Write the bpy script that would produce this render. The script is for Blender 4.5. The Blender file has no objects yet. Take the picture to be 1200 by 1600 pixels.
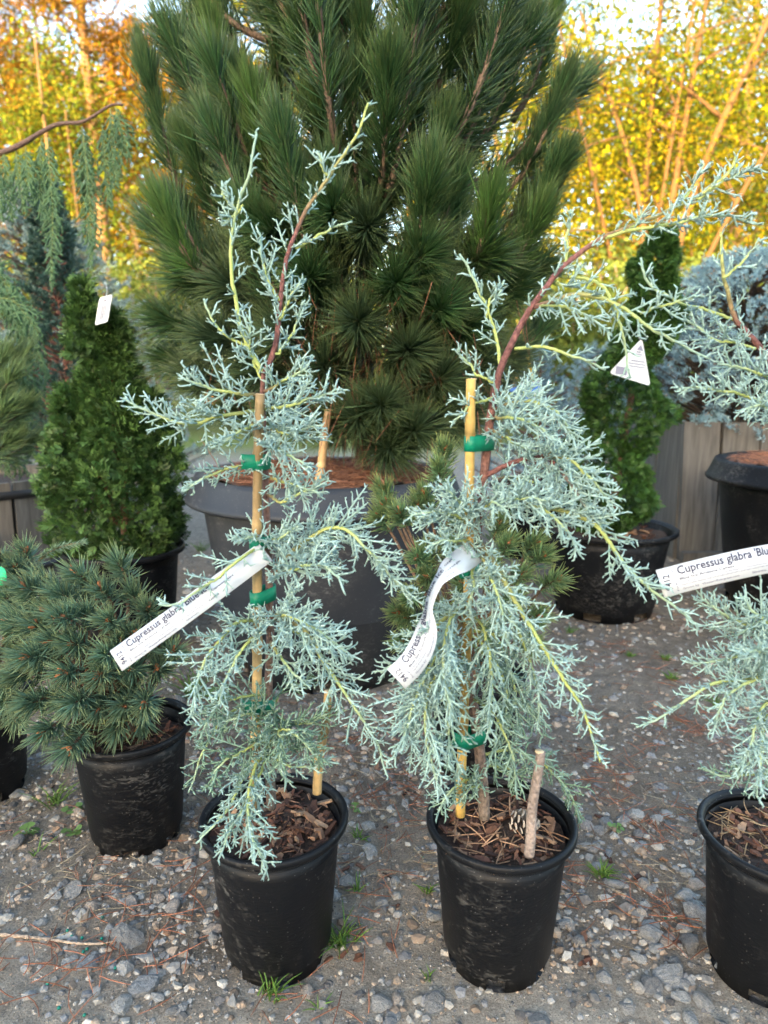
import bpy, math, random
import numpy as np
from mathutils import Vector

rad = math.radians
RNG = np.random.default_rng(11)
random.seed(5)
sc = bpy.context.scene
COL = sc.collection

# ------------------------------------------------------------------ camera
F, PITCH, HCAM = 1066.7, rad(10.8), 0.64
cam = bpy.data.cameras.new('camera')
cam.sensor_fit = 'VERTICAL'; cam.sensor_height = 36.0; cam.lens = 24.0
cam.clip_start = 0.02; cam.clip_end = 600
cam.dof.use_dof = True; cam.dof.focus_distance = 0.85; cam.dof.aperture_fstop = 5.4
camo = bpy.data.objects.new('camera', cam); COL.objects.link(camo)
camo.location = (0, 0, HCAM); camo.rotation_euler = (math.pi/2 - PITCH, 0, 0)
sc.camera = camo

# ------------------------------------------------------------------ sky, sun, exposure
SUN_AZ, SUN_EL = rad(200), rad(9)
w = bpy.data.worlds.new('World'); sc.world = w; w.use_nodes = True
nt = w.node_tree; nt.nodes.clear()
sky = nt.nodes.new('ShaderNodeTexSky'); sky.sky_type = 'NISHITA'; sky.sun_disc = False
sky.sun_elevation = SUN_EL; sky.sun_rotation = SUN_AZ; sky.air_density = 1.0; sky.dust_density = 2.0; sky.ozone_density = 1.0
bg = nt.nodes.new('ShaderNodeBackground'); bg.inputs['Strength'].default_value = 0.15
wo = nt.nodes.new('ShaderNodeOutputWorld')
nt.links.new(sky.outputs['Color'], bg.inputs['Color']); nt.links.new(bg.outputs['Background'], wo.inputs['Surface'])
sd = bpy.data.lights.new('sun', 'SUN'); sd.energy = 3.0; sd.angle = rad(0.5); sd.color = (1.0, 0.76, 0.40)
so = bpy.data.objects.new('sun', sd); COL.objects.link(so)
sdir = Vector((math.sin(SUN_AZ)*math.cos(SUN_EL), math.cos(SUN_AZ)*math.cos(SUN_EL), math.sin(SUN_EL)))
so.rotation_euler = sdir.to_track_quat('Z', 'Y').to_euler()
vs = sc.view_settings
vs.view_transform = 'Standard'; vs.look = 'None'; vs.exposure = 3.35; vs.gamma = 1.0; vs.use_curve_mapping = False
sc.cycles.use_denoising = True
sc.cycles.max_bounces = 6; sc.cycles.diffuse_bounces = 3; sc.cycles.glossy_bounces = 2
sc.cycles.sample_clamp_indirect = 6

# ------------------------------------------------------------------ helpers: pixels -> directions
cp, sp_ = math.cos(PITCH), math.sin(PITCH)
def at(x, y, Y):
    """point on the viewing ray of photograph pixel (x, y) that lies Y metres ahead"""
    cx = (x-600)/F; cy = (800-y)/F
    t = Y/(cp + cy*sp_)
    return np.array([cx*t, Y, HCAM + (cy*cp - sp_)*t])
def ground(x, y):
    cx = (x-600)/F; cy = (800-y)/F
    t = HCAM/(sp_ - cy*cp)
    return np.array([cx*t, (cp + cy*sp_)*t, 0.0])
def px2m(px, Y): return px*Y/F

def nrm(v):
    v = np.asarray(v, float)
    return v/np.maximum(np.linalg.norm(v, axis=-1, keepdims=True), 1e-9)

_lat = {}
def vnoise(x, y, seed=0):
    if seed not in _lat: _lat[seed] = np.random.default_rng(seed+100).random((256, 256))
    L = _lat[seed]
    xi = np.floor(x).astype(int); yi = np.floor(y).astype(int)
    fx = x-xi; fy = y-yi
    fx = fx*fx*(3-2*fx); fy = fy*fy*(3-2*fy)
    a = L[xi % 256, yi % 256]; b = L[(xi+1) % 256, yi % 256]; c = L[xi % 256, (yi+1) % 256]; d = L[(xi+1) % 256, (yi+1) % 256]
    return (a*(1-fx)+b*fx)*(1-fy) + (c*(1-fx)+d*fx)*fy

def spline(pts, n):
    """Catmull-Rom through pts, n evenly spaced samples"""
    p = np.asarray(pts, float)
    if len(p) == 2:
        t = np.linspace(0, 1, n)[:, None]
        return p[0]*(1-t) + p[1]*t
    q = np.vstack([2*p[0]-p[1], p, 2*p[-1]-p[-2]])
    out = []
    for i in range(1, len(q)-2):
        for t in np.linspace(0, 1, 12, endpoint=False):
            a, b, c, d = q[i-1], q[i], q[i+1], q[i+2]
            out.append(.5*((2*b)+(-a+c)*t+(2*a-5*b+4*c-d)*t*t+(-a+3*b-3*c+d)*t**3))
    out.append(p[-1]); out = np.array(out)
    s = np.concatenate([[0], np.cumsum(np.linalg.norm(np.diff(out, axis=0), axis=1))])
    u = np.linspace(0, s[-1], n)
    return np.stack([np.interp(u, s, out[:, k]) for k in range(3)], 1)

class G:
    """collects vertices, faces and vertex colours for ONE mesh object"""
    def __init__(s): s.v = []; s.f = []; s.c = []; s.n = 0
    def add(s, v, faces, col):
        v = np.asarray(v, float).reshape(-1, 3)
        c = np.asarray(col, float)
        if c.ndim == 1: c = np.broadcast_to(c, (len(v), 3))
        s.v.append(v); s.c.append(c.reshape(-1, 3))
        for f in faces:
            f = np.asarray(f, int)
            if len(f): s.f.append(f + s.n)
        s.n += len(v); return s
    def tubes(s, P, R, k, C, caps=True):
        P = np.asarray(P, float)
        if P.ndim == 2: P = P[None]
        N, S, _ = P.shape
        R = np.broadcast_to(np.asarray(R, float), (N, S))
        C = np.asarray(C, float)
        C = np.broadcast_to(C if C.ndim == 3 else (C[:, None, :] if C.ndim == 2 else C), (N, S, 3))
        T = np.empty_like(P); T[:, 1:-1] = P[:, 2:]-P[:, :-2]; T[:, 0] = P[:, 1]-P[:, 0]; T[:, -1] = P[:, -1]-P[:, -2]
        T = nrm(T)
        m = np.abs(T).mean(1); ref = np.eye(3)[m.argmin(1)][:, None, :]
        U = nrm(np.cross(T, np.broadcast_to(ref, T.shape))); V = np.cross(T, U)
        a = np.arange(k)*2*np.pi/k
        ring = U[:, :, None, :]*np.cos(a)[None, None, :, None] + V[:, :, None, :]*np.sin(a)[None, None, :, None]
        v = P[:, :, None, :] + ring*R[:, :, None, None]
        base = (np.arange(N)*S*k)[:, None, None] + (np.arange(S-1)*k)[None, :, None]
        j = np.arange(k)[None, None, :]; j2 = (j+1) % k
        q = np.stack([base+j, base+j2, base+k+j2, base+k+j], -1).reshape(-1, 4)
        e = (np.arange(N)*S*k + (S-1)*k)[:, None] + np.arange(k)[None, :]
        b = (np.arange(N)*S*k)[:, None] + np.arange(k)[None, ::-1]
        return s.add(v, [q, e, b] if caps else [q], np.repeat(C.reshape(-1, 3), k, 0))
    def lathe(s, prof, k, org=(0, 0, 0), col=(1, 1, 1), skip=None, lean=(0, 0)):
        a = np.arange(k)*2*np.pi/k; prof = np.asarray(prof, float); n = len(prof)
        v = np.stack([prof[:, None, 0]*np.cos(a)+lean[0]*prof[:, None, 1], prof[:, None, 0]*np.sin(a)+lean[1]*prof[:, None, 1], np.broadcast_to(prof[:, None, 1], (n, k))], -1) + np.asarray(org)
        fs = []
        for i in range(n-1):
            for j in range(k):
                if skip and skip(i, j): continue
                fs.append((i*k+j, i*k+(j+1) % k, (i+1)*k+(j+1) % k, (i+1)*k+j))
        return s.add(v, [fs], col)
    def box(s, c, ax, ay, az, col):
        c, ax, ay, az = map(np.asarray, (c, ax, ay, az))
        v = [c+sx*ax+sy*ay+sz*az for sx in (-1, 1) for sy in (-1, 1) for sz in (-1, 1)]
        return s.add(v, [[(0, 1, 3, 2), (4, 6, 7, 5), (0, 4, 5, 1), (2, 3, 7, 6), (0, 2, 6, 4), (1, 5, 7, 3)]], col)
    def mesh(s, name, org=(0, 0, 0), smooth=True):
        v = np.concatenate(s.v) - np.asarray(org)
        me = bpy.data.meshes.new(name)
        me.vertices.add(len(v)); me.vertices.foreach_set('co', v.astype(np.float32).ravel())
        ls = np.concatenate([f.ravel() for f in s.f]); sz = np.concatenate([np.full(len(f), f.shape[1]) for f in s.f])
        st = np.concatenate([[0], np.cumsum(sz)[:-1]])
        me.loops.add(len(ls)); me.loops.foreach_set('vertex_index', ls.astype(np.int32))
        me.polygons.add(len(sz)); me.polygons.foreach_set('loop_start', st.astype(np.int32)); me.polygons.foreach_set('loop_total', sz.astype(np.int32))
        me.polygons.foreach_set('use_smooth', np.full(len(sz), smooth))
        ca = me.color_attributes.new('tint', 'FLOAT_COLOR', 'POINT')
        c = np.ones((len(v), 4), np.float32); c[:, :3] = np.clip(np.concatenate(s.c), 0, 1); ca.data.foreach_set('color', c.ravel())
        me.update(calc_edges=True); me.validate(); return me

ORG = {}
def obj(name, g, mat, parent=None, org=None, smooth=True, kind=None):
    """link a G (world coordinates) as one mesh object"""
    if parent is not None: org = ORG[parent.name]
    if org is None: org = (0, 0, 0)
    me = g if isinstance(g, bpy.types.Mesh) else g.mesh(name, org, smooth)
    if mat and not me.materials: me.materials.append(mat)
    o = bpy.data.objects.new(name, me); COL.objects.link(o)
    if parent is not None: o.parent = parent
    else: o.location = org
    ORG[o.name] = org
    if kind: o['kind'] = kind
    return o
def thing(name, org, label, cat, group=None):
    o = bpy.data.objects.new(name, None); COL.objects.link(o); o.location = org; o.empty_display_size = .05
    ORG[o.name] = tuple(org); return tag(o, label, cat, group)
def tag(o, label, cat, group=None):
    o['label'] = label; o['category'] = cat
    if group: o['group'] = group
    return o

# ------------------------------------------------------------------ materials
def newmat(name):
    m = bpy.data.materials.new(name); m.use_nodes = True
    b = m.node_tree.nodes['Principled BSDF']; return m, m.node_tree, b
def N(nt, t, **kw):
    n = nt.nodes.new(t)
    for k, v in kw.items():
        if k in n.inputs: n.inputs[k].default_value = v
        else: setattr(n, k, v)
    return n
def ramp(nt, stops):
    r = nt.nodes.new('ShaderNodeValToRGB'); e = r.color_ramp.elements
    while len(e) < len(stops): e.new(.5)
    for i, (p, c) in enumerate(stops): e[i].position = p; e[i].color = (*c, 1)
    return r
def tint_mat(name, rough=.6, transl=0.0, noise=0.0, nscale=300, bump=0.0, spec=.35, sheen=0):
    """material that takes its colour from the vertex colour 'tint'"""
    m, nt, b = newmat(name)
    a = N(nt, 'ShaderNodeVertexColor', layer_name='tint')
    col = a.outputs['Color']
    tc = N(nt, 'ShaderNodeTexCoord'); nz = N(nt, 'ShaderNodeTexNoise', Scale=nscale, Detail=4.0)
    nt.links.new(tc.outputs['Object'], nz.inputs['Vector'])
    if noise:
        mr = N(nt, 'ShaderNodeMapRange'); mr.inputs['To Min'].default_value = 1-noise; mr.inputs['To Max'].default_value = 1+noise
        mr.inputs['From Min'].default_value = .25; mr.inputs['From Max'].default_value = .75
        nt.links.new(nz.outputs['Fac'], mr.inputs['Value'])
        mx = N(nt, 'ShaderNodeVectorMath', operation='SCALE'); nt.links.new(col, mx.inputs[0]); nt.links.new(mr.outputs['Result'], mx.inputs['Scale']); col = mx.outputs['Vector']
    if bump:
        bp = N(nt, 'ShaderNodeBump', Strength=bump, Distance=.002); nt.links.new(nz.outputs['Fac'], bp.inputs['Height']); nt.links.new(bp.outputs['Normal'], b.inputs['Normal'])
    nt.links.new(col, b.inputs['Base Color'])
    b.inputs['Roughness'].default_value = rough; b.inputs['Specular IOR Level'].default_value = spec
    if transl:
        tr = N(nt, 'ShaderNodeBsdfTranslucent'); nt.links.new(col, tr.inputs['Color'])
        mix = N(nt, 'ShaderNodeMixShader'); mix.inputs[0].default_value = transl
        out = nt.nodes['Material Output']
        nt.links.new(b.outputs[0], mix.inputs[1]); nt.links.new(tr.outputs[0], mix.inputs[2]); nt.links.new(mix.outputs[0], out.inputs['Surface'])
    return m

M = {}
M['leafscale'] = tint_mat('glaucous_scale_foliage', .65, .08, .12, 900, .25, .25)
M['needle'] = tint_mat('conifer_needle', .42, .10, .10, 120, 0, .45)
M['bark'] = tint_mat('bark', .85, 0, .5, 260, 1.0, .2)
M['leaf'] = tint_mat('tree_leaf', .7, .35, .1, 40, 0, .08)
M['fan'] = tint_mat('scale_leaf_fan', .55, .12, .12, 200, 0, .35)
M['wood'] = tint_mat('cane', .45, 0, .18, 140, .25, .4)
M['litter'] = tint_mat('dry_litter', .8, 0, .25, 300, .3, .2)
M['stone_t'] = tint_mat('gravel_stone', .85, 0, .3, 260, .5, .25)
M['grass'] = tint_mat('grass_blade', .5, .25, .1, 80, 0, .35)

def stone_mat():
    m, nt, b = newmat('loose_stone')
    oi = N(nt, 'ShaderNodeObjectInfo')
    r = ramp(nt, [(0, (.15, .145, .14)), (.3, (.25, .24, .225)), (.55, (.31, .305, .29)), (.75, (.20, .205, .21)), (.88, (.32, .26, .21)), (1, (.38, .37, .345))])
    nt.links.new(oi.outputs['Random'], r.inputs['Fac'])
    tc = N(nt, 'ShaderNodeTexCoord'); nz = N(nt, 'ShaderNodeTexNoise', Scale=3.0, Detail=8.0, Roughness=.7)
    nt.links.new(tc.outputs['Object'], nz.inputs['Vector'])
    sp = N(nt, 'ShaderNodeTexNoise', Scale=22.0, Detail=4.0); nt.links.new(tc.outputs['Object'], sp.inputs['Vector'])
    m1 = N(nt, 'ShaderNodeMapRange'); m1.inputs['From Min'].default_value = .3; m1.inputs['From Max'].default_value = .7; m1.inputs['To Min'].default_value = .6; m1.inputs['To Max'].default_value = 1.35
    nt.links.new(nz.outputs['Fac'], m1.inputs['Value'])
    m2 = N(nt, 'ShaderNodeMapRange'); m2.inputs['From Min'].default_value = .35; m2.inputs['From Max'].default_value = .65; m2.inputs['To Min'].default_value = .7; m2.inputs['To Max'].default_value = 1.25
    nt.links.new(sp.outputs['Fac'], m2.inputs['Value'])
    mm = N(nt, 'ShaderNodeMath', operation='MULTIPLY'); nt.links.new(m1.outputs[0], mm.inputs[0]); nt.links.new(m2.outputs[0], mm.inputs[1])
    mx = N(nt, 'ShaderNodeVectorMath', operation='SCALE'); nt.links.new(r.outputs['Color'], mx.inputs[0]); nt.links.new(mm.outputs[0], mx.inputs['Scale'])
    nt.links.new(mx.outputs['Vector'], b.inputs['Base Color']); b.inputs['Roughness'].default_value = .8
    bp = N(nt, 'ShaderNodeBump', Strength=.6, Distance=.06); nt.links.new(nz.outputs['Fac'], bp.inputs['Height']); nt.links.new(bp.outputs['Normal'], b.inputs['Normal'])
    return m
M['stone'] = stone_mat()

def pot_mat(name='black_pot_plastic', base=(.0030, .0036, .0052, 1), filmv=.010):
    m, nt, b = newmat(name)
    tc = N(nt, 'ShaderNodeTexCoord'); oi = N(nt, 'ShaderNodeObjectInfo')
    ad = N(nt, 'ShaderNodeVectorMath', operation='ADD'); nt.links.new(tc.outputs['Object'], ad.inputs[0]); nt.links.new(oi.outputs['Location'], ad.inputs[1])
    n1 = N(nt, 'ShaderNodeTexNoise', Scale=9.0, Detail=9.0, Roughness=.72); nt.links.new(ad.outputs[0], n1.inputs['Vector'])
    mp = N(nt, 'ShaderNodeMapping'); mp.inputs['Scale'].default_value = (26, 26, 60); mp.inputs['Rotation'].default_value = (.12, .1, 0); nt.links.new(ad.outputs[0], mp.inputs['Vector'])
    n2 = N(nt, 'ShaderNodeTexNoise', Scale=3.0, Detail=5.0, Distortion=1.2); nt.links.new(mp.outputs[0], n2.inputs['Vector'])
    n3 = N(nt, 'ShaderNodeTexVoronoi', Scale=170.0); nt.links.new(ad.outputs[0], n3.inputs['Vector'])
    r1 = ramp(nt, [(0, (0, 0, 0)), (.49, (0, 0, 0)), (.68, (.5, .5, .5)), (1, (1, 1, 1))]); nt.links.new(n1.outputs['Fac'], r1.inputs['Fac'])
    r2 = ramp(nt, [(0, (0, 0, 0)), (.50, (0, 0, 0)), (.66, (.8, .8, .8)), (1, (1, 1, 1))]); nt.links.new(n2.outputs['Fac'], r2.inputs['Fac'])
    r3 = ramp(nt, [(0, (1, 1, 1)), (.07, (.7, .7, .7)), (.12, (0, 0, 0)), (1, (0, 0, 0))]); nt.links.new(n3.outputs['Distance'], r3.inputs['Fac'])
    mul = N(nt, 'ShaderNodeMath', operation='MULTIPLY'); nt.links.new(r1.outputs['Color'], mul.inputs[0]); nt.links.new(r2.outputs['Color'], mul.inputs[1])
    add = N(nt, 'ShaderNodeMath', operation='ADD'); nt.links.new(mul.outputs[0], add.inputs[0])
    m3 = N(nt, 'ShaderNodeMath', operation='MULTIPLY'); nt.links.new(r3.outputs['Color'], m3.inputs[0]); nt.links.new(n1.outputs['Fac'], m3.inputs[1])
    nt.links.new(m3.outputs[0], add.inputs[1])
    film = N(nt, 'ShaderNodeMath', operation='MULTIPLY'); nt.links.new(n1.outputs['Fac'], film.inputs[0]); film.inputs[1].default_value = filmv
    tot = N(nt, 'ShaderNodeMath', operation='ADD', use_clamp=True); nt.links.new(add.outputs[0], tot.inputs[0]); nt.links.new(film.outputs[0], tot.inputs[1])
    mx = N(nt, 'ShaderNodeMix', data_type='RGBA'); mx.inputs['A'].default_value = base; mx.inputs['B'].default_value = (.26, .25, .235, 1)
    nt.links.new(tot.outputs[0], mx.inputs['Factor']); nt.links.new(mx.outputs['Result'], b.inputs['Base Color'])
    rr = N(nt, 'ShaderNodeMapRange'); rr.inputs['To Min'].default_value = .38; rr.inputs['To Max'].default_value = .62; nt.links.new(n1.outputs['Fac'], rr.inputs['Value']); nt.links.new(rr.outputs[0], b.inputs['Roughness'])
    bp = N(nt, 'ShaderNodeBump', Strength=.12, Distance=.003); nt.links.new(n2.outputs['Fac'], bp.inputs['Height']); nt.links.new(bp.outputs['Normal'], b.inputs['Normal'])
    b.inputs['Specular IOR Level'].default_value = .22
    return m
M['pot'] = pot_mat()
M['tub'] = pot_mat('grey_tub_plastic', (.018, .022, .030, 1), .11)

def plain(name, col, rough=.5, noise=.06, scale=60, spec=.4):
    m, nt, b = newmat(name)
    tc = N(nt, 'ShaderNodeTexCoord'); nz = N(nt, 'ShaderNodeTexNoise', Scale=scale, Detail=4.0); nt.links.new(tc.outputs['Object'], nz.inputs['Vector'])
    r = ramp(nt, [(.3, tuple(c*(1-noise) for c in col)), (.7, tuple(min(1, c*(1+noise)) for c in col))])
    nt.links.new(nz.outputs['Fac'], r.inputs['Fac']); nt.links.new(r.outputs['Color'], b.inputs['Base Color'])
    b.inputs['Roughness'].default_value = rough; b.inputs['Specular IOR Level'].default_value = spec
    return m
M['tape'] = plain('green_tie_tape', (.0, .17, .095), .5, .2)
M['label'] = plain('white_label_plastic', (.48, .505, .53), .4, .03)
M['ink'] = plain('label_ink', (.025, .025, .06), .5)
M['inkfaint'] = plain('label_ink_faint', (.16, .16, .22), .5)
M['yellow'] = plain('yellow_strap', (.75, .45, .02), .4)
M['bluetag'] = plain('blue_tag_print', (.08, .22, .60), .4)
M['greentag'] = plain('green_tag', (.05, .55, .22), .35)
M['pellet'] = plain('green_pellet', (.0, .14, .10), .4)
M['band'] = plain('black_band', (.015, .015, .017), .5)

def board_mat():
    m, nt, b = newmat('weathered_board')
    tc = N(nt, 'ShaderNodeTexCoord'); oi = N(nt, 'ShaderNodeObjectInfo')
    ad = N(nt, 'ShaderNodeVectorMath', operation='ADD'); nt.links.new(tc.outputs['Object'], ad.inputs[0])
    sc_ = N(nt, 'ShaderNodeVectorMath', operation='SCALE'); nt.links.new(oi.outputs['Random'], sc_.inputs[0]); sc_.inputs['Scale'].default_value = 7; nt.links.new(sc_.outputs[0], ad.inputs[1])
    mp = N(nt, 'ShaderNodeMapping'); mp.inputs['Scale'].default_value = (28, 28, 2.2); nt.links.new(ad.outputs[0], mp.inputs['Vector'])
    n = N(nt, 'ShaderNodeTexNoise', Scale=2.2, Detail=7.0, Roughness=.65, Distortion=.4); nt.links.new(mp.outputs[0], n.inputs['Vector'])
    r = ramp(nt, [(.25, (.040, .036, .032)), (.5, (.092, .084, .075)), (.75, (.150, .139, .125))]); nt.links.new(n.outputs['Fac'], r.inputs['Fac'])
    nt.links.new(r.outputs['Color'], b.inputs['Base Color']); b.inputs['Roughness'].default_value = .85
    bp = N(nt, 'ShaderNodeBump', Strength=.4, Distance=.004); nt.links.new(n.outputs['Fac'], bp.inputs['Height']); nt.links.new(bp.outputs['Normal'], b.inputs['Normal'])
    return m
M['board'] = board_mat()

def soil_mat(name, a, c):
    m, nt, b = newmat(name)
    tc = N(nt, 'ShaderNodeTexCoord'); n = N(nt, 'ShaderNodeTexNoise', Scale=160.0, Detail=6.0, Roughness=.7); nt.links.new(tc.outputs['Object'], n.inputs['Vector'])
    r = ramp(nt, [(.3, a), (.7, c)]); nt.links.new(n.outputs['Fac'], r.inputs['Fac']); nt.links.new(r.outputs['Color'], b.inputs['Base Color']); b.inputs['Roughness'].default_value = .9
    bp = N(nt, 'ShaderNodeBump', Strength=1.0, Distance=.006); nt.links.new(n.outputs['Fac'], bp.inputs['Height']); nt.links.new(bp.outputs['Normal'], b.inputs['Normal'])
    return m
M['soil'] = soil_mat('potting_soil', (.018, .011, .008), (.07, .04, .026))
M['straw_soil'] = soil_mat('needle_mulch', (.08, .035, .02), (.24, .12, .07))

def ground_mat():
    m, nt, b = newmat('gravel_ground')
    geo = N(nt, 'ShaderNodeNewGeometry')
    big = N(nt, 'ShaderNodeTexNoise', Scale=2.6, Detail=5.0, Roughness=.6); nt.links.new(geo.outputs['Position'], big.inputs['Vector'])
    fine = N(nt, 'ShaderNodeTexNoise', Scale=420.0, Detail=6.0, Roughness=.75); nt.links.new(geo.outputs['Position'], fine.inputs['Vector'])
    mid = N(nt, 'ShaderNodeTexNoise', Scale=36.0, Detail=7.0, Roughness=.7); nt.links.new(geo.outputs['Position'], mid.inputs['Vector'])
    vo = N(nt, 'ShaderNodeTexVoronoi', Scale=95.0); nt.links.new(geo.outputs['Position'], vo.inputs['Vector'])
    a = N(nt, 'ShaderNodeVertexColor', layer_name='tint')
    f = N(nt, 'ShaderNodeMapRange'); f.inputs['From Min'].default_value = .3; f.inputs['From Max'].default_value = .7; f.inputs['To Min'].default_value = .5; f.inputs['To Max'].default_value = 1.5; nt.links.new(fine.outputs['Fac'], f.inputs['Value'])
    g = N(nt, 'ShaderNodeMapRange'); g.inputs['From Min'].default_value = .3; g.inputs['From Max'].default_value = .7; g.inputs['To Min'].default_value = .62; g.inputs['To Max'].default_value = 1.3; nt.links.new(mid.outputs['Fac'], g.inputs['Value'])
    mm = N(nt, 'ShaderNodeMath', operation='MULTIPLY'); nt.links.new(f.outputs[0], mm.inputs[0]); nt.links.new(g.outputs[0], mm.inputs[1])
    x = N(nt, 'ShaderNodeVectorMath', operation='SCALE'); nt.links.new(a.outputs['Color'], x.inputs[0]); nt.links.new(mm.outputs[0], x.inputs['Scale'])
    pc = N(nt, 'ShaderNodeMix', data_type='RGBA', blend_type='MULTIPLY'); pc.inputs['Factor'].default_value = .35
    r = ramp(nt, [(0, (.55, .5, .46)), (.5, (1, 1, 1)), (1, (1.0, .95, .9))]); nt.links.new(vo.outputs['Color'], r.inputs['Fac'])
    nt.links.new(x.outputs['Vector'], pc.inputs['A']); nt.links.new(r.outputs['Color'], pc.inputs['B'])
    nt.links.new(pc.outputs['Result'], b.inputs['Base Color']); b.inputs['Roughness'].default_value = .92; b.inputs['Specular IOR Level'].default_value = .2
    s = N(nt, 'ShaderNodeMath', operation='ADD'); nt.links.new(fine.outputs['Fac'], s.inputs[0])
    s2 = N(nt, 'ShaderNodeMath', operation='MULTIPLY'); nt.links.new(mid.outputs['Fac'], s2.inputs[0]); s2.inputs[1].default_value = 2.5; nt.links.new(s2.outputs[0], s.inputs[1])
    bp = N(nt, 'ShaderNodeBump', Strength=1.0, Distance=.009); nt.links.new(s.outputs[0], bp.inputs['Height']); nt.links.new(bp.outputs['Normal'], b.inputs['Normal'])
    return m
M['ground'] = ground_mat()

# ------------------------------------------------------------------ the setting: ground, and an added sun-blocking ridge
def gz(x, y):
    x = np.asarray(x, float); y = np.asarray(y, float)
    fade = np.clip(3.5-np.hypot(x, y-1), 0, 1)
    return -.004 + fade*((vnoise(x*4+40, y*4+40, 1)-.5)*.010 + (vnoise(x*22+40, y*22+40, 2)-.5)*.005)

def sand_mask(x, y):
    """1 where the lot is bare grey sand, 0 where it is gravel and litter"""
    b = np.clip((.70 + .10*(vnoise(x*5+9, y*0+3, 6)-.5)*2 - y)/.10, 0, 1)
    return np.clip(b*1.0 + .55*(vnoise(x*3+70, y*3+70, 7)-.55), 0, 1)
u = np.linspace(-1, 1, 221); gx = np.sinh(u*7.4)/np.sinh(7.4)*300
v_ = np.linspace(0, 1, 250); gy = .28 + np.sinh(v_*8.0)/np.sinh(8.0)*300
gy = np.concatenate([[-300, -60, -12, -3, -.6], gy])
GX, GY = np.meshgrid(gx, gy); GZ = gz(GX, GY)
sm = sand_mask(GX, GY)[..., None]; nn = vnoise(GX*6+11, GY*6+11, 8)[..., None]; n2 = vnoise(GX*1.3+11, GY*1.3+19, 9)[..., None]
dirt = np.array([.205, .168, .13])*(1-nn*.5) + np.array([.305, .26, .21])*nn*.6
sand = np.array([.46, .405, .335])*(.75+.4*nn)
gc = dirt*(1-sm) + sand*sm
far = np.clip((GY-2.3)/1.2, 0, 1)[..., None]
pale = np.array([.30, .275, .24])*(.8+.4*n2)
lawn = np.clip((GY-5.5)/1.5, 0, 1)[..., None]
gc = gc*(1-far) + pale*far
gc = gc*(1-lawn) + np.array([.11, .15, .04])*(.8+.5*n2)*lawn
ny, nx = GX.shape
idx = np.arange(nx*ny).reshape(ny, nx)
q = np.stack([idx[:-1, :-1], idx[:-1, 1:], idx[1:, 1:], idx[1:, :-1]], -1).reshape(-1, 4)
gg = G().add(np.stack([GX, GY, GZ], -1), [q], gc.reshape(-1, 3))
ground_o = obj('ground', gg, M['ground']); ground_o['kind'] = 'structure'

# unseen ridge added behind the camera to keep low sun off the yard
hx = np.linspace(-160, 160, 161); prof = np.array([0, 6, 16, 26, 34, 45])
hz = 10.3 + 1.3*(vnoise(hx*.13+50, hx*0, 12)-.5) + .9*(vnoise(hx*.6+50, hx*0, 13)-.5)
hv = []
for py, ph in zip((-30, -34, -40, -47, -60, -90), (0, .55, .95, 1.0, .7, 0)):
    hv.append(np.stack([hx, np.full_like(hx, py)+2*(vnoise(hx*.3, hx*0+py, 14)-.5), hz*ph-.05], 1))
hv = np.array(hv); ii = np.arange(6*161).reshape(6, 161)
hq = np.stack([ii[:-1, 1:], ii[:-1, :-1], ii[1:, :-1], ii[1:, 1:]], -1).reshape(-1, 4)
ho = obj('sun_block_ridge', G().add(hv, [hq], (.05, .07, .03)), M['litter']); ho['kind'] = 'structure'

# ------------------------------------------------------------------ plant generators
def frame(T):
    T = nrm(T); ref = np.zeros_like(T); i = np.abs(T).argmin(-1)
    ref[np.arange(len(T)), i] = 1
    U = nrm(np.cross(T, ref)); return U, np.cross(T, U)

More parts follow.
